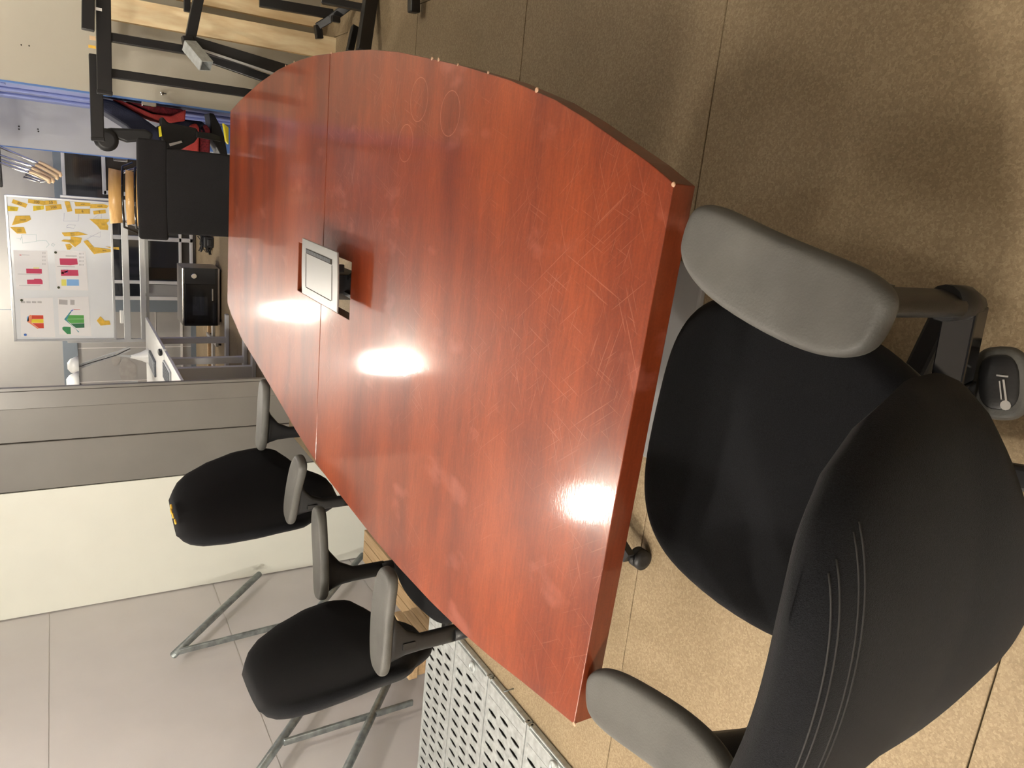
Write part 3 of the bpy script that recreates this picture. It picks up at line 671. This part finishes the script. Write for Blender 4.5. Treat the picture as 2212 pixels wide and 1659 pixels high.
# yellow labels caught between the rails
for i, (x, y, w_, h_) in enumerate(((200, 82, 7, 10), (199, 101, 5, 12), (204, 18, 5, 24))):
    p = aty(x, y, 4.40)
    tag(MB().box((-.5*w_/380, 0, -.5*h_/380), (.5*w_/380, .004, .5*h_/380)).build('paper_scrap', ['tan', 'note', 'paper'][i]), ['torn tan paper scrap on the top black rail', 'small yellow paper scrap below the tan one on the black rail', 'pale strip of paper between the upper black rails'][i], 'paper scrap').location = p
# pine planks leaning on the wall: broad face plus darker edge
def plank(a, b, Ya, Yb, wv, th, label):
    p, q_ = aty(*a, Ya), aty(*b, Yb); t = empty('pine_plank', q_, 0, label, 'plank', 'pine planks leaning on the beige wall')
    m = MB(); m.bar(p-q_, Vector((0, 0, 0)), wv, th, up=(0, 1, 0)); ob = m.build('board', ['pine', 'pinedge'], t, bevel=.002)
    for f in ob.data.polygons:
        if abs(f.normal.x) > .75: f.material_index = 1
    return t
plank((215, 12), (752, 112), 4.97, 4.72, .125, .045, 'long pale pine plank leaning behind the black frames beside the table')
plank((380, -18), (697, 47), 4.99, 4.90, .085, .04, 'shorter pine plank at the picture edge behind the black frames')

# ================================================================ red chair behind the corner
t = empty('red_desk_chair', (.14, 5.25, 0), 0, 'coral red and navy desk chair tipped forward behind the beige wall corner', 'chair')
def xz(pts, Y, d, nm, mt, bev=.02):
    o_ = Vector((.14, 5.25, 0)); Y -= .70; q_ = [aty(x, y, Y) for x, y in pts]; m = MB(); m.prism([Vector((min(v.x, .312), v.y, v.z))-o_ for v in q_], (0, d, 0)); return m.build(nm, mt, t, bevel=bev, seg=3)
xz([(207, 209), (245, 217), (300, 247), (345, 280), (352, 300), (346, 330), (320, 318), (272, 272), (222, 240), (208, 226)], 5.80, .36, 'back_shell', 'navy', .03)
xz([(243, 208), (262, 211), (330, 246), (370, 250), (402, 236), (400, 262), (366, 266), (335, 258), (290, 240)], 5.86, .30, 'back_cushion', 'redf', .015)
xz([(270, 209), (330, 214), (395, 223), (404, 246), (372, 252), (335, 244)], 5.89, .24, 'back_cushion_face', 'redd', .012)
xz([(345, 272), (400, 258), (440, 262), (452, 285), (440, 300), (405, 280), (360, 292)], 5.86, .3, 'seat_pan', 'navy', .02)
xz([(410, 270), (425, 266), (431, 275), (430, 332), (412, 336), (398, 330), (408, 300)], 5.84, .32, 'seat_cushion', 'redf', .012)
xz([(429, 270), (446, 268), (455, 280), (454, 334), (431, 334)], 5.86, .28, 'seat_cushion_side', 'redd', .012)
xz([(452, 240), (462, 236), (478, 275), (486, 300), (492, 336), (478, 338), (458, 300), (455, 262)], 5.9, .2, 'underframe', 'plastic', .006)
xz([(345, 256), (352, 252), (362, 264), (425, 277), (432, 292), (420, 308), (378, 330), (360, 322), (350, 300)], 5.62, .05, 'arm_bracket', 'plastic', .008)
xz([(343, 274), (347, 272), (350, 294), (345, 296)], 5.60, .02, 'yellow_tape', 'yellow', 0)
xz([(425, 284), (460, 288), (478, 296), (478, 306), (455, 302), (424, 296)], 5.6, .03, 'arm_bar', 'plastic', .004)
xz([(366, 310), (392, 304), (394, 308), (368, 316)], 5.60, .02, 'bracket_rod', 'alu', 0)
xz([(225, 278), (240, 276), (316, 279), (332, 290), (326, 304), (275, 308), (240, 296), (228, 288)], 5.66, .07, 'arm_pad', 'plastic', .015)
p = aty(230, 302, 4.94)-Vector((.14, 5.25, 0)); MB().lathe([(.04, 0), (.063, .01), (.063, .05), (.05, .06)], p, 28, 'y').build('arm_disc', 'plastic', t)
xz([(483, 266), (494, 276), (494, 312), (489, 305), (487, 290)], 5.5, .05, 'yellow_flap', 'yellow', .002)
# blue crate glimpsed between the red chair and the blue wall
p = aty(445, 232, 6.5)
tag(MB().box((.10, 6.40, .22), (.30, 6.75, .52)).build('blue_crate', 'blueline', bevel=.01), 'blue crate glimpsed behind the red chair beside the blue wall', 'crate')

# ================================================================ stacked bentwood chairs behind the far chair
def bent_chair(z, i):
    lab = ['topmost bent plywood chair back of the stack behind the far black chair', 'second bent plywood chair from the top of that stack', 'third bent plywood chair from the top of that stack', 'lowest bent plywood chair of the stack, mostly hidden by the black chair'][i]
    t = empty('stacking_chair', (-.265, 5.5, 0), 0, lab, 'chair', 'stacked bentwood chairs')
    n = 14; m = MB(); w_ = .355; r0 = []; zt = z
    hgt = .085 if i == 0 else .06
    for th in (0, .010):
        r0.append([[m.bm.verts.new(((-.5+k/n)*w_*(1 if j else .93), .10*(2*k/n-1)**2 + th - .02*j - .03*i, zt+j*hgt-.012*(2*k/n-1)**2)) for k in range(n+1)] for j in (0, 1)])
    for k in range(n):
        m.bm.faces.new((r0[0][0][k], r0[0][0][k+1], r0[0][1][k+1], r0[0][1][k])).smooth = True
        m.bm.faces.new((r0[1][0][k+1], r0[1][0][k], r0[1][1][k], r0[1][1][k+1])).smooth = True
        for j in (0, 1): m.bm.faces.new((r0[0][j][k], r0[1][j][k], r0[1][j][k+1], r0[0][j][k+1]))
    m.build('plywood_back', 'ply', t)
    pts = [((-.5+k/10)*(w_+.03), .10*(2*k/10-1)**2-.025-.03*i, zt-.006+.012*math.sin(PI*k/10)) for k in range(11)]
    MB().tube([(pts[0][0]-.04, .16, zt-.09)]+pts+[(pts[-1][0]+.03, .16, zt-.07)], .008, 8).build('black_rim_tube', 'gloss', t)
    for s_ in (-1, 1):
        MB().tube([(s_*.15, .10, zt+.01), (s_*.19, .16, zt-.10), (s_*.20, .13, zt-.4), (s_*.20, .1, 0.01)], .009, 8).build('leg', 'chrome', t)
for i, z in enumerate((1.115, 1.045, .985, .925)): bent_chair(z, i)

# ================================================================ chairs hung upside down from a dark rail at the upper right of the back area
rl = MB().box((-.28, 5.96, 1.785), (.30, 6.10, 1.90)).box((-.26, 6.0, 1.90), (-.22, 6.06, CEIL)).box((.24, 6.0, 1.90), (.28, 6.06, CEIL)).build('hanging_rail', 'blackmetal')
tag(rl, 'dark rail hanging from the ceiling with upturned chairs hooked on it', 'rail')
for i, (a, b, c, d) in enumerate((((8, 318), (80, 352), (83, 350), (129, 374)), ((8, 336), (72, 360), (76, 356), (122, 380)), ((10, 346), (66, 368), (68, 363), (113, 387)), ((8, 352), (62, 374), (63, 371), (105, 388)))):
    Y = 5.9-.02*i; p0 = aty(*a, Y); t = empty('cantilever_chair', p0, 0, ['upturned chrome chair with tan wooden arm nearest the grey wall', 'upturned chrome chair with tan arm, second from the grey wall', 'upturned chrome chair with tan arm, third from the grey wall', 'upturned chrome chair with tan arm nearest the whiteboard'][i], 'chair', 'upturned chrome and wood chairs')
    q1, q2, q3 = (aty(*v, Y)-p0 for v in (b, c, d))
    dz = Vector((.028, .03, .02))
    MB().tube([(-.0, 0, .02), q1, q3*1.0+Vector((-.012, .02, .004)), q3+Vector((-.022, .03, .05)), q1+Vector((-.03, .05, .03))], .0075, 8).build('tube_frame', 'chrome', t)
    n = 8; m = MB()
    pts = [q2.lerp(q3, k/n)+Vector((.012*math.sin(PI*k/n), 0, .014*math.sin(PI*k/n))) for k in range(n+1)]
    pts.append(pts[-1]+Vector((-.012, 0, -.004))); pts.append(pts[-1]+Vector((-.012, 0, .006)))
    m.tube(pts, [.011]*(n-1)+[.012, .013, .012, .009], 10).build('wooden_arm', 'tan', t)

# ================================================================ mobile whiteboard with notes and drawings
BYB = 8.6; KB = BYB/8
t = empty('mobile_whiteboard', (-1.10*KB, BYB, 0), 0, 'whiteboard on a wheeled aluminium stand covered in notes and drawings', 'whiteboard')
def bl(v): return (v.x+1.10*KB, v.y-BYB, v.z)
cs = [aty(*p, BYB) for p in ((10, 423), (238, 438), (265, 733), (35, 735))]
x0, x1 = -1.748*KB, -.444*KB; zt, zb = 1.5+.362*KB, 1.5-.452*KB
BC = 1.10*KB
def kz(z): return 1.5+(z-1.5)*KB
MB().box((x0+BC, -.0, zb), (x1+BC, .03, zt)).build('board', 'whiteboard', t)
fr2 = MB()
fr2.box((x0+BC-0.010, -.012, zt-.012), (x1+BC+0.010, .035, zt+.012)).box((x0+BC-0.010, -.012, zb-.012), (x1+BC+0.010, .035, zb+.012)).box((x0+BC-0.012, -.012, zb), (x0+BC+0.012, .035, zt)).box((x1+BC-0.012, -.012, zb), (x1+BC+0.012, .035, zt))
fr2.build('frame', 'alu', t, bevel=.004)
for x in (x0-.025, x1+.025):
    MB().box((x+BC-.018, .03, .06), (x+BC+.018, .06, kz(1.45))).build('post', 'alu', t, bevel=.004)
    MB().box((x+BC-.02, -.26, .03), (x+BC+.02, .34, .06)).build('foot', 'alu', t, bevel=.006)
    for y in (-.24, .32): MB().lathe([(.01, -.01), (.016, -.008), (.016, .008), (.01, .01)], (x+BC, y, .016), 14, 'x').build('caster', 'plastic', t)
MB().box((x0+BC-0.010, .03, kz(.905)), (x1+BC+0.010, .06, kz(.965))).build('cross_rail', 'alu', t, bevel=.003)
MB().box((x0+BC-0.010, .02, kz(.765)), (x1+BC+0.010, .06, kz(.815))).build('cross_rail', 'alu', t, bevel=.003)
MB().box((x0+BC-0.010, .03, kz(.735)), (x1+BC+0.010, .05, kz(.76))).build('lower_rail', 'greymetal', t)
BF = BYB-.001
def flat(pts, mt, nm, lab=None, cat=None, grp=None, Y=BF, th=.002, parent=None, off=None):
    o_ = aty(*pts[0], Y) if off is None else off
    m = MB(); m.prism([aty(x, y, Y)-o_ for x, y in pts], (0, -th, 0))
    ob = m.build(nm, mt, parent)
    if parent is None: ob.location = o_
    if lab: tag(ob, lab, cat, grp)
    return ob, o_
def z4(p): return (p[0]/7.628, 410+p[1]/7.628)
def z5(p): return (p[0]/7.541, 530+p[1]/7.541)
GN = 'yellow sticky notes on the whiteboard'
notes = [
 ([(215, 155), (455, 235), (425, 297), (190, 215)], 'tilted sticky note in the top right corner of the whiteboard', '80'),
 ([(105, 265), (305, 288), (285, 350), (120, 350)], 'bright sticky note touching the right end of the board top frame', ''),
 ([(465, 155), (740, 185), (735, 255), (460, 215)], 'sticky note along the right frame above the one reading 50', '100'),
 ([(740, 180), (930, 175), (940, 235), (740, 250)], 'sticky note reading 50 by the right frame', '50'),
 ([(545, 265), (720, 258), (725, 320), (550, 350)], 'brightest yellow sticky note left of the 50 notes', ''),
 ([(745, 262), (1005, 235), (1022, 315), (755, 348)], 'sticky note reading 500', '500'),
 ([(1062, 195), (1140, 178), (1190, 350), (1110, 365)], 'sticky note turned crosswise in the middle of the right column', ''),
 ([(1225, 200), (1480, 200), (1500, 270), (1245, 272)], 'written sticky note low by the right frame, with a folded end', 'plan'),
 ([(1500, 235), (1700, 235), (1790, 262), (1760, 305), (1480, 305)], 'written sticky note nearest the lower right corner of the board', 'week'),
 ([(1230, 315), (1480, 315), (1482, 395), (1240, 395)], 'sticky note with a small 6 at its end', '6'),
 ([(1530, 350), (1735, 325), (1745, 385), (1545, 408)], 'sticky note with a figure 9', '9'),
 ([(255, 430), (490, 425), (512, 490), (440, 530), (195, 585)], 'large slanted sticky note below the top right corner notes', 'notes'),
 ([(165, 615), (395, 615), (435, 720), (280, 720)], 'curled sticky note with a white underside near the top edge', ''),
 ([(1470, 480), (1800, 485), (1790, 520), (1755, 545), (1785, 600), (1780, 662), (1650, 655), (1600, 590)], 'ragged crumpled sticky note near the bottom edge, left of the 9 note', ''),
 ([(1015, 705), (1290, 690), (1450, 740), (1170, 765), (1060, 765)], 'pointed sticky note in the centre of the board', ''),
 ([(1165, 768), (1350, 790), (1330, 870), (1235, 945), (1150, 870), (1005, 845), (1050, 820), (1165, 828)], 'crumpled fan of sticky note under the pointed one', ''),
 ([(1075, 900), (1150, 890), (1235, 985), (1190, 940), (1150, 990), (1105, 985)], 'small curled yellow scrap at the end of the fan shaped note', ''),
 ([(1375, 850), (1440, 825), (1560, 960), (1600, 1050), (1550, 1062)], 'long bent sticky strip reaching towards the bottom edge', ''),
 ([(1555, 945), (1860, 985), (1865, 1020), (1600, 1050)], 'written sticky note over the bottom frame of the board', 'text'),
 ([(1740, 935), (1960, 945), (1965, 990), (1870, 980)], 'narrow sticky strip hanging over the bottom frame', ''),
]
def txt(s_, size, pos, rotm, parent, mt='ink'):
    cu = bpy.data.curves.new('writing', 'FONT'); cu.body = s_; cu.size = size; cu.extrude = .0004; cu.align_x = 'CENTER'; cu.align_y = 'CENTER'
    tmp = bpy.data.objects.new('tmp', cu); C.objects.link(tmp)
    dg = bpy.context.evaluated_depsgraph_get(); me = bpy.data.meshes.new_from_object(tmp.evaluated_get(dg)); bpy.data.objects.remove(tmp)
    me.materials.clear(); me.materials.append(MT[mt]); ob = bpy.data.objects.new('writing', me); C.objects.link(ob)
    ob.parent = parent; ob.location = pos; ob.rotation_euler = rotm; return ob
for i, (pts, lab, s_) in enumerate(notes):
    pp = [z4(p) for p in pts]; Yn = BF-.001*(i % 4)
    ob, o_ = flat(pp, 'noteb' if i in (1, 4) else 'note', 'sticky_note', lab, 'sticky note', GN, Y=Yn, th=.003)
    # long axis of the note
    ws = [aty(*p, Yn)-o_ for p in pp]; c = sum(ws, Vector((0, 0, 0)))/len(ws)
    ax = ws[1]-ws[0]; ang = math.atan2(ax.z, ax.x)
    if s_: txt(s_, .034 if len(s_) < 4 else .022, (c.x, -.0036, c.z), (PI/2, -ang if 0 else 0, 0), ob).rotation_euler = (Matrix.Rotation(-ang, 3, 'Y') @ Matrix.Rotation(PI/2, 3, 'X')).to_euler()
    else:
        m = MB()
        for k in range(3):
            a_ = c+(ax.normalized()*(-.018))+Vector((-ax.z, 0, ax.x)).normalized()*(k-1)*.010; m.bar(a_+Vector((0, -.0034, 0)), a_+ax.normalized()*.036+Vector((0, -.0034, 0)), .0022, .0008)
        m.build('writing', 'ink', ob)
ob, _ = flat([z5(p) for p in [(1575, 1225), (1635, 1155), (1680, 1200), (1700, 1225), (1780, 1225), (1800, 1290), (1640, 1305)]], 'note', 'sticky_note', 'lone yellow sticky note with a knot shape in the lower left of the board', 'sticky note', GN, th=.006)
# drawings pinned on the board
def sheet(corners, lab, prints, nm='drawing_sheet'):
    ob, o_ = flat([z5(p) for p in corners], 'paper', nm, lab, 'drawing', 'printed drawings on the whiteboard', Y=BF, th=.0012)
    for mt, pts in prints: flat([z5(p) for p in pts], mt, 'printed_area', Y=BF-.0012, th=.0006, parent=ob, off=o_)
    return ob
def hatch(x0, y0, x1, y1, n, dx=4): # rows of small print
    return [('ink0', [(x0+dx, y0+(y1-y0)*k/n), (x1, y0+(y1-y0)*k/n), (x1, y0+(y1-y0)*k/n+5), (x0+dx, y0+(y1-y0)*k/n+5)]) for k in range(n)]
MT['ink0'] = mat('pale_print', (.50, .48, .46), .8)
sheet([(215, 80), (770, 90), (810, 735), (265, 720)], 'drawing sheet with two crimson bars, at the top of the board', [
    ('pinkp', [(425, 380), (680, 385), (683, 460), (430, 455)]), ('yelp', [(545, 360), (640, 362), (640, 378), (545, 376)]), ('pinkp', [(440, 560), (555, 558), (556, 543), (668, 545), (692, 575), (697, 633), (445, 632)]),
    ('ink0', [(290, 462), (660, 470), (660, 478), (290, 470)]), ('ink0', [(310, 650), (660, 655), (660, 662), (310, 658)]), ('redfake', [(318, 150), (350, 152), (350, 164), (318, 164)]), ('ink0', [(360, 150), (480, 156), (480, 162), (360, 158)])]
    + [('ink0', [(690+10*k, 110+60*j), (700+10*k, 112+60*j), (700+10*k, 140+60*j), (690+10*k, 138+60*j)]) for k in (0, 2, 4) for j in range(4)]) if 'redfake' in MT else None
MT['redfake'] = MT['redf']
if not any(o.name.startswith('drawing_sheet') for o in C.objects):
    sheet([(215, 80), (770, 90), (810, 735), (265, 720)], 'drawing sheet with two crimson bars, at the top of the board', [
    ('pinkp', [(425, 380), (680, 385), (683, 460), (430, 455)]), ('yelp', [(545, 360), (640, 362), (640, 378), (545, 376)]), ('pinkp', [(440, 560), (555, 558), (556, 543), (668, 545), (692, 575), (697, 633), (445, 632)]),
    ('ink0', [(290, 462), (660, 470), (660, 478), (290, 470)]), ('ink0', [(310, 650), (660, 655), (660, 662), (310, 658)]), ('redfake', [(318, 150), (350, 152), (350, 164), (318, 164)]), ('ink0', [(360, 150), (480, 156), (480, 162), (360, 158)])]
    + [('ink0', [(690+20*k, 110+60*j), (698+20*k, 112+60*j), (698+20*k, 140+60*j), (690+20*k, 138+60*j)]) for k in range(3) for j in range(4)])
sheet([(880, 85), (1395, 95), (1440, 735), (930, 720)], 'drawing sheet with crimson, blue and yellow blocks, below the crimson bar sheet', [
    ('pinkp', [(970, 212), (1255, 215), (1268, 310), (1150, 325), (980, 318)]), ('pinkp', [(990, 398), (1270, 400), (1280, 497), (995, 497)]), ('yelp', [(988, 398), (1020, 400), (1045, 465), (995, 460)]), ('bluep2', [(1030, 395), (1110, 397), (1100, 445), (1045, 443)]),
    ('yelp', [(1000, 555), (1080, 555), (1082, 658), (1002, 658)]), ('bluep', [(1085, 552), (1283, 556), (1288, 658), (1088, 658)]), ('ink0', [(1070, 165), (1250, 168), (1250, 182), (1070, 180)]), ('ink0', [(930, 340), (1220, 348), (1220, 356), (930, 350)])]
    + [('ink0', [(1290+20*k, 120+60*j), (1298+20*k, 122+60*j), (1298+20*k, 150+60*j), (1290+20*k, 148+60*j)]) for k in range(4) for j in range(4)])
sheet([(325, 860), (860, 850), (900, 1500), (345, 1490)], 'drawing sheet with a red and yellow house section', [
    ('bluep', [(435, 1170), (465, 1145), (470, 1235), (440, 1240)]), ('org', [(490, 1130), (520, 1140), (520, 1200), (512, 1262), (560, 1300), (630, 1352), (615, 1362), (440, 1240), (460, 1170)]),
    ('red1', [(520, 1138), (705, 1140), (707, 1200), (515, 1200)]), ('sun', [(513, 1203), (708, 1203), (710, 1265), (513, 1262)]), ('red1', [(525, 1268), (712, 1268), (716, 1350), (632, 1350)])]
    + [('ink0', [(340+90*k, 910), (410+90*k, 912), (410+90*k, 940), (340+90*k, 938)]) for k in range(4)])
sheet([(940, 850), (1440, 835), (1490, 1480), (965, 1450)], 'drawing sheet with a green house section and a small green inset', [
    ('teal', [(1045, 1205), (1135, 1090), (1170, 1060), (1160, 1090), (1120, 1145), (1090, 1215), (1150, 1285), (1290, 1410), (1275, 1418), (1235, 1365)]),
    ('grn2', [(1125, 1135), (1365, 1138), (1368, 1195), (1095, 1200)]), ('grn2', [(1095, 1203), (1370, 1200), (1372, 1265), (1145, 1270), (1095, 1220)]), ('grn3', [(1150, 1275), (1374, 1270), (1376, 1340), (1235, 1345)]),
    ('bluep2', [(1150, 1065), (1180, 1045), (1205, 1048), (1180, 1070), (1155, 1078)]), ('redfake', [(1200, 1040), (1305, 1045), (1305, 1052), (1200, 1050)]),
    ('grn1', [(1015, 1340), (1040, 1325), (1150, 1330), (1155, 1445), (1095, 1445), (1018, 1370)]), ('ink0', [(960, 880), (1100, 890), (1100, 970), (960, 960)]), ('ink0', [(1145, 885), (1215, 890), (1215, 970), (1145, 968)])])
for i, (x, y, mt, lab) in enumerate(((905, 115, 'mag', 'black magnet on the upper right of the blocks drawing'), (955, 685, 'mag', 'black magnet on the upper left of the blocks drawing'), (352, 892, 'mag', 'black magnet on the right of the red house drawing'), (412, 1455, 'bmag', 'blue magnet on the left of the red house drawing'))):
    p = aty(*z5((x, y)), BF)
    ob = MB().lathe([(.011, 0), (.012, -.008), (.009, -.011)], (0, 0, 0), 14, 'y').build('magnet', mt); ob.location = p; tag(ob, lab, 'magnet', 'round magnets on the whiteboard')
# faint marker lines drawn on the board
def scrib(pts, mt, parent=None):
    m = MB(); m.tube([bl(aty(*z4(p), BYB-.0005)) for p in pts], .0016, 5); m.build('marker_line', mt, t)
scrib([(1060, 380), (1050, 515), (1290, 515), (1300, 400)], 'faintb'); scrib([(1095, 605), (1130, 575), (1240, 585), (1215, 640), (1140, 620), (1095, 625)], 'faintb')
scrib([(360, 740), (600, 740), (600, 850), (370, 880), (360, 740)], 'faint'); scrib([(600, 840), (760, 835), (810, 900), (760, 950)], 'faint'); scrib([(845, 910), (870, 880), (905, 905), (880, 935), (845, 910)], 'faint')
scrib([(270, 800), (340, 810), (330, 850), (350, 780)], 'faint'); scrib([(1540, 470), (1670, 380), (1670, 470)], 'faintb'); scrib([(1380, 840), (1660, 690), (1650, 780), (1480, 760)], 'faintb')
p = aty(278, 678, BYB)
tag(MB().box((p.x-.11, BYB+.03, kz(.965)), (p.x+.03, BYB+.06, kz(.965)+.035)).build('board_eraser', 'whitep', bevel=.006), 'white eraser resting on the tray rail under the whiteboard', 'eraser')

# ================================================================ white desks with lamps and keyboards
def desk(x0, x1, y0, y1, lab, legs):
    t = empty('white_desk', ((x0+x1)/2, (y0+y1)/2, 0), 0, lab, 'desk', 'white office desks beside the partition'); cx, cy = (x0+x1)/2, (y0+y1)/2
    MB().box((x0-cx, y0-cy, .715), (x1-cx, y1-cy, .74)).build('desktop', 'whitep', t, bevel=.003)
    for y, w_ in legs:
        MB().box((x1-cx-.12-w_, y-cy-.03, .03), (x1-cx-.12, y-cy+.03, .715)).build('leg', 'pvc', t, bevel=.004)
        MB().box((x1-cx-.45, y-cy-.04, 0), (x1-cx+.12, y-cy+.04, .035)).build('foot', 'pvc', t, bevel=.006)
    MB().box((x0-cx+.03, y0-cy+.15, .36), (x0-cx+.05, y1-cy-.12, .71)).build('modesty_panel', 'grey', t)
    return t
desk(-2.45, -1.61, 6.92, 8.42, 'farther white desk under the arm lamps, keyboard on it', [(7.95, .06), (7.08, .06)])
desk(-2.50, -1.61, 5.66, 6.86, 'nearer white desk cut off by the grey partition', [(6.72, .12), (5.8, .06)])
def keyboard(x0, x1, y0, y1, z, lab, mt):
    t = empty('keyboard', ((x0+x1)/2, (y0+y1)/2, z), 0, lab, 'keyboard', 'keyboards on the white desks'); w_, d = x1-x0, y1-y0
    MB().box((-w_/2, -d/2, .001), (w_/2, d/2, .016)).build('case', mt, t, bevel=.004)
    for r in range(5):
        for k in range(12):
            MB().box((-w_/2+.012+(w_-.024)*r/5+.002, -d/2+.014+(d-.028)*k/12+.003, .016), (-w_/2+.012+(w_-.024)*(r+1)/5-.002, -d/2+.014+(d-.028)*(k+1)/12-.003, .021)).build('key', 'keycap' if mt == 'keys' else 'keys', t)
keyboard(-2.02, -1.86, 7.50, 7.98, .74, 'dark keyboard farther along the white desk', 'keys')
keyboard(-1.84, -1.68, 6.40, 6.82, .74, 'silver framed keyboard on the nearer white desk', 'keycap')
MT['mousem'] = MT['plastic']
tag(MB().pad(.06, .11, .03, (0, 0, .0155), 2.4, 20, 3).build('mouse', 'plastic'), 'black mouse between the two keyboards', 'mouse').location = (-1.66, 7.02, .74)
def desk_lamp(bx, by, j1, j2, head, lab, Y):
    t = empty('desk_lamp', (bx, by, .74), 0, lab, 'lamp', 'white balanced-arm desk lamps'); o_ = Vector((bx, by, .74))
    MB().lathe([(.078, 0), (.075, .012), (.045, .07), (.020, .15), (.016, .17)], (0, 0, 0), 20).build('base', 'whitep', t)
    a, b, c = (aty(*p, Y)-o_ for p in (j1, j2, head))
    MB().bar((0, 0, .16), a.lerp(b, .36), .02).build('lower_arm', 'alu', t)
    for dz in (-.014, .014): MB().bar(a+Vector((dz, 0, 0)), b+Vector((dz, 0, 0)), .017).build('upper_arm', 'alu', t)
    MB().tube([a, a.lerp(b, .4)+Vector((.01, -.03, -.05)), a.lerp(b, .8)+Vector((.01, -.02, -.02)), b, c], .004, 6).build('cord', 'plastic', t)
    MB().lathe([(.03, .06), (.065, .035), (.098, -.035), (.09, -.035)], c, 24).build('shade', 'whitep', t)
desk_lamp(-1.97, 8.17, (281, 753), (174, 791), (161, 790), 'white arm desk lamp nearer the whiteboard', 8.0)
desk_lamp(-2.20, 7.1, (298, 828), (200, 838), (161, 826), 'white arm desk lamp beside the partition edge', 7.1)

# ================================================================ microwave on the floor, cables and trunking
t = empty('microwave_oven', (-1.365, 8.42, 0), 0, 'black microwave oven with steel trim standing on the far floor', 'microwave')
MB().box((-.315, -.10, .02), (.30, .28, .395)).build('body', 'stainless', t, bevel=.008)
MB().box((-.315, -.125, .045), (.30, -.10, .38)).build('front', 'gloss', t, bevel=.003)
MB().box((-.30, -.132, .06), (.13, -.125, .365)).build('door', 'gloss', t, bevel=.003)
MB().box((-.20, -.134, .15), (-.0, -.132, .30)).build('door_window', 'glass', t)
MB().box((.135, -.130, .075), (.30, -.125, .375)).build('control_panel', 'blackmetal', t)
MB().lathe([(.028, 0), (.028, -.02), (.024, -.024)], (.22, -.13, .285), 20, 'y').build('knob', 'chrome', t)
MB().box((-.04, -.15, .095), (.09, -.134, .11)).build('door_handle', 'chrome', t, bevel=.004)
for x in (-.27, .27):
    for y in (-.06, .24): MB().lathe([(.015, 0), (.018, .02)], (x, y, 0), 10).build('foot', 'plastic', t)
rnd = random.Random(5)
pts = [(-.86+.13*math.sin(k*1.7)+.03*rnd.random(), 8.95+.12*math.cos(k*2.1), .012+.13*abs(math.sin(k*.9))*rnd.random()) for k in range(46)]
tag(MB().tube(pts, .007, 6).build('cable_tangle', 'plastic'), 'tangle of black cable heaped on the floor right of the microwave', 'cable')
tag(MB().box((-.90, 8.8, 0), (-.78, 8.98, .10)).box((-.88, 8.78, .02), (-.80, 8.8, .07)).build('power_adapter', 'plastic', bevel=.01), 'black adapter box among the tangled cable', 'adapter')
tag(MB().box((-2.25, 8.72, 0), (-1.72, 8.78, .03)).build('trunking_strip', 'pvc', bevel=.003), 'white trunking strip on the floor left of the microwave, nearer one', 'trunking', 'trunking strips on the floor')
tag(MB().box((-2.35, 9.0, 0), (-1.76, 9.05, .03)).build('trunking_strip', 'planks', bevel=.003), 'wooden strip on the floor beyond the white trunking strip', 'strip')
tag(MB().pad(.07, .07, .06, (0, 0, .03), 2.5, 16, 2).build('plug', 'plastic'), 'black plug lying on the floor by the back wall', 'plug').location = (-2.12, 9.6, 0)
t_ = MB()
for k, (dx, dz) in enumerate(((0, 0), (.012, .01), (-.012, .005))):
    t_.tube([(-1.655+dx, 5.645, .713), (-1.64+dx, 5.635, .56), (-1.61+dx*2, 5.63, .38-.05*k), (-1.63+dx, 5.64, .19), (-1.68+dx, 5.66, .10)], .005, 6)
tag(t_.build('hanging_cables', 'plastic'), 'black cables hanging from the nearer white desk beside the partition', 'cable')
tag(MB().box((-1.76, 5.62, .0), (-1.62, 5.72, .10)).build('power_strip', 'plastic', bevel=.01), 'black power strip under the nearer white desk', 'power strip')
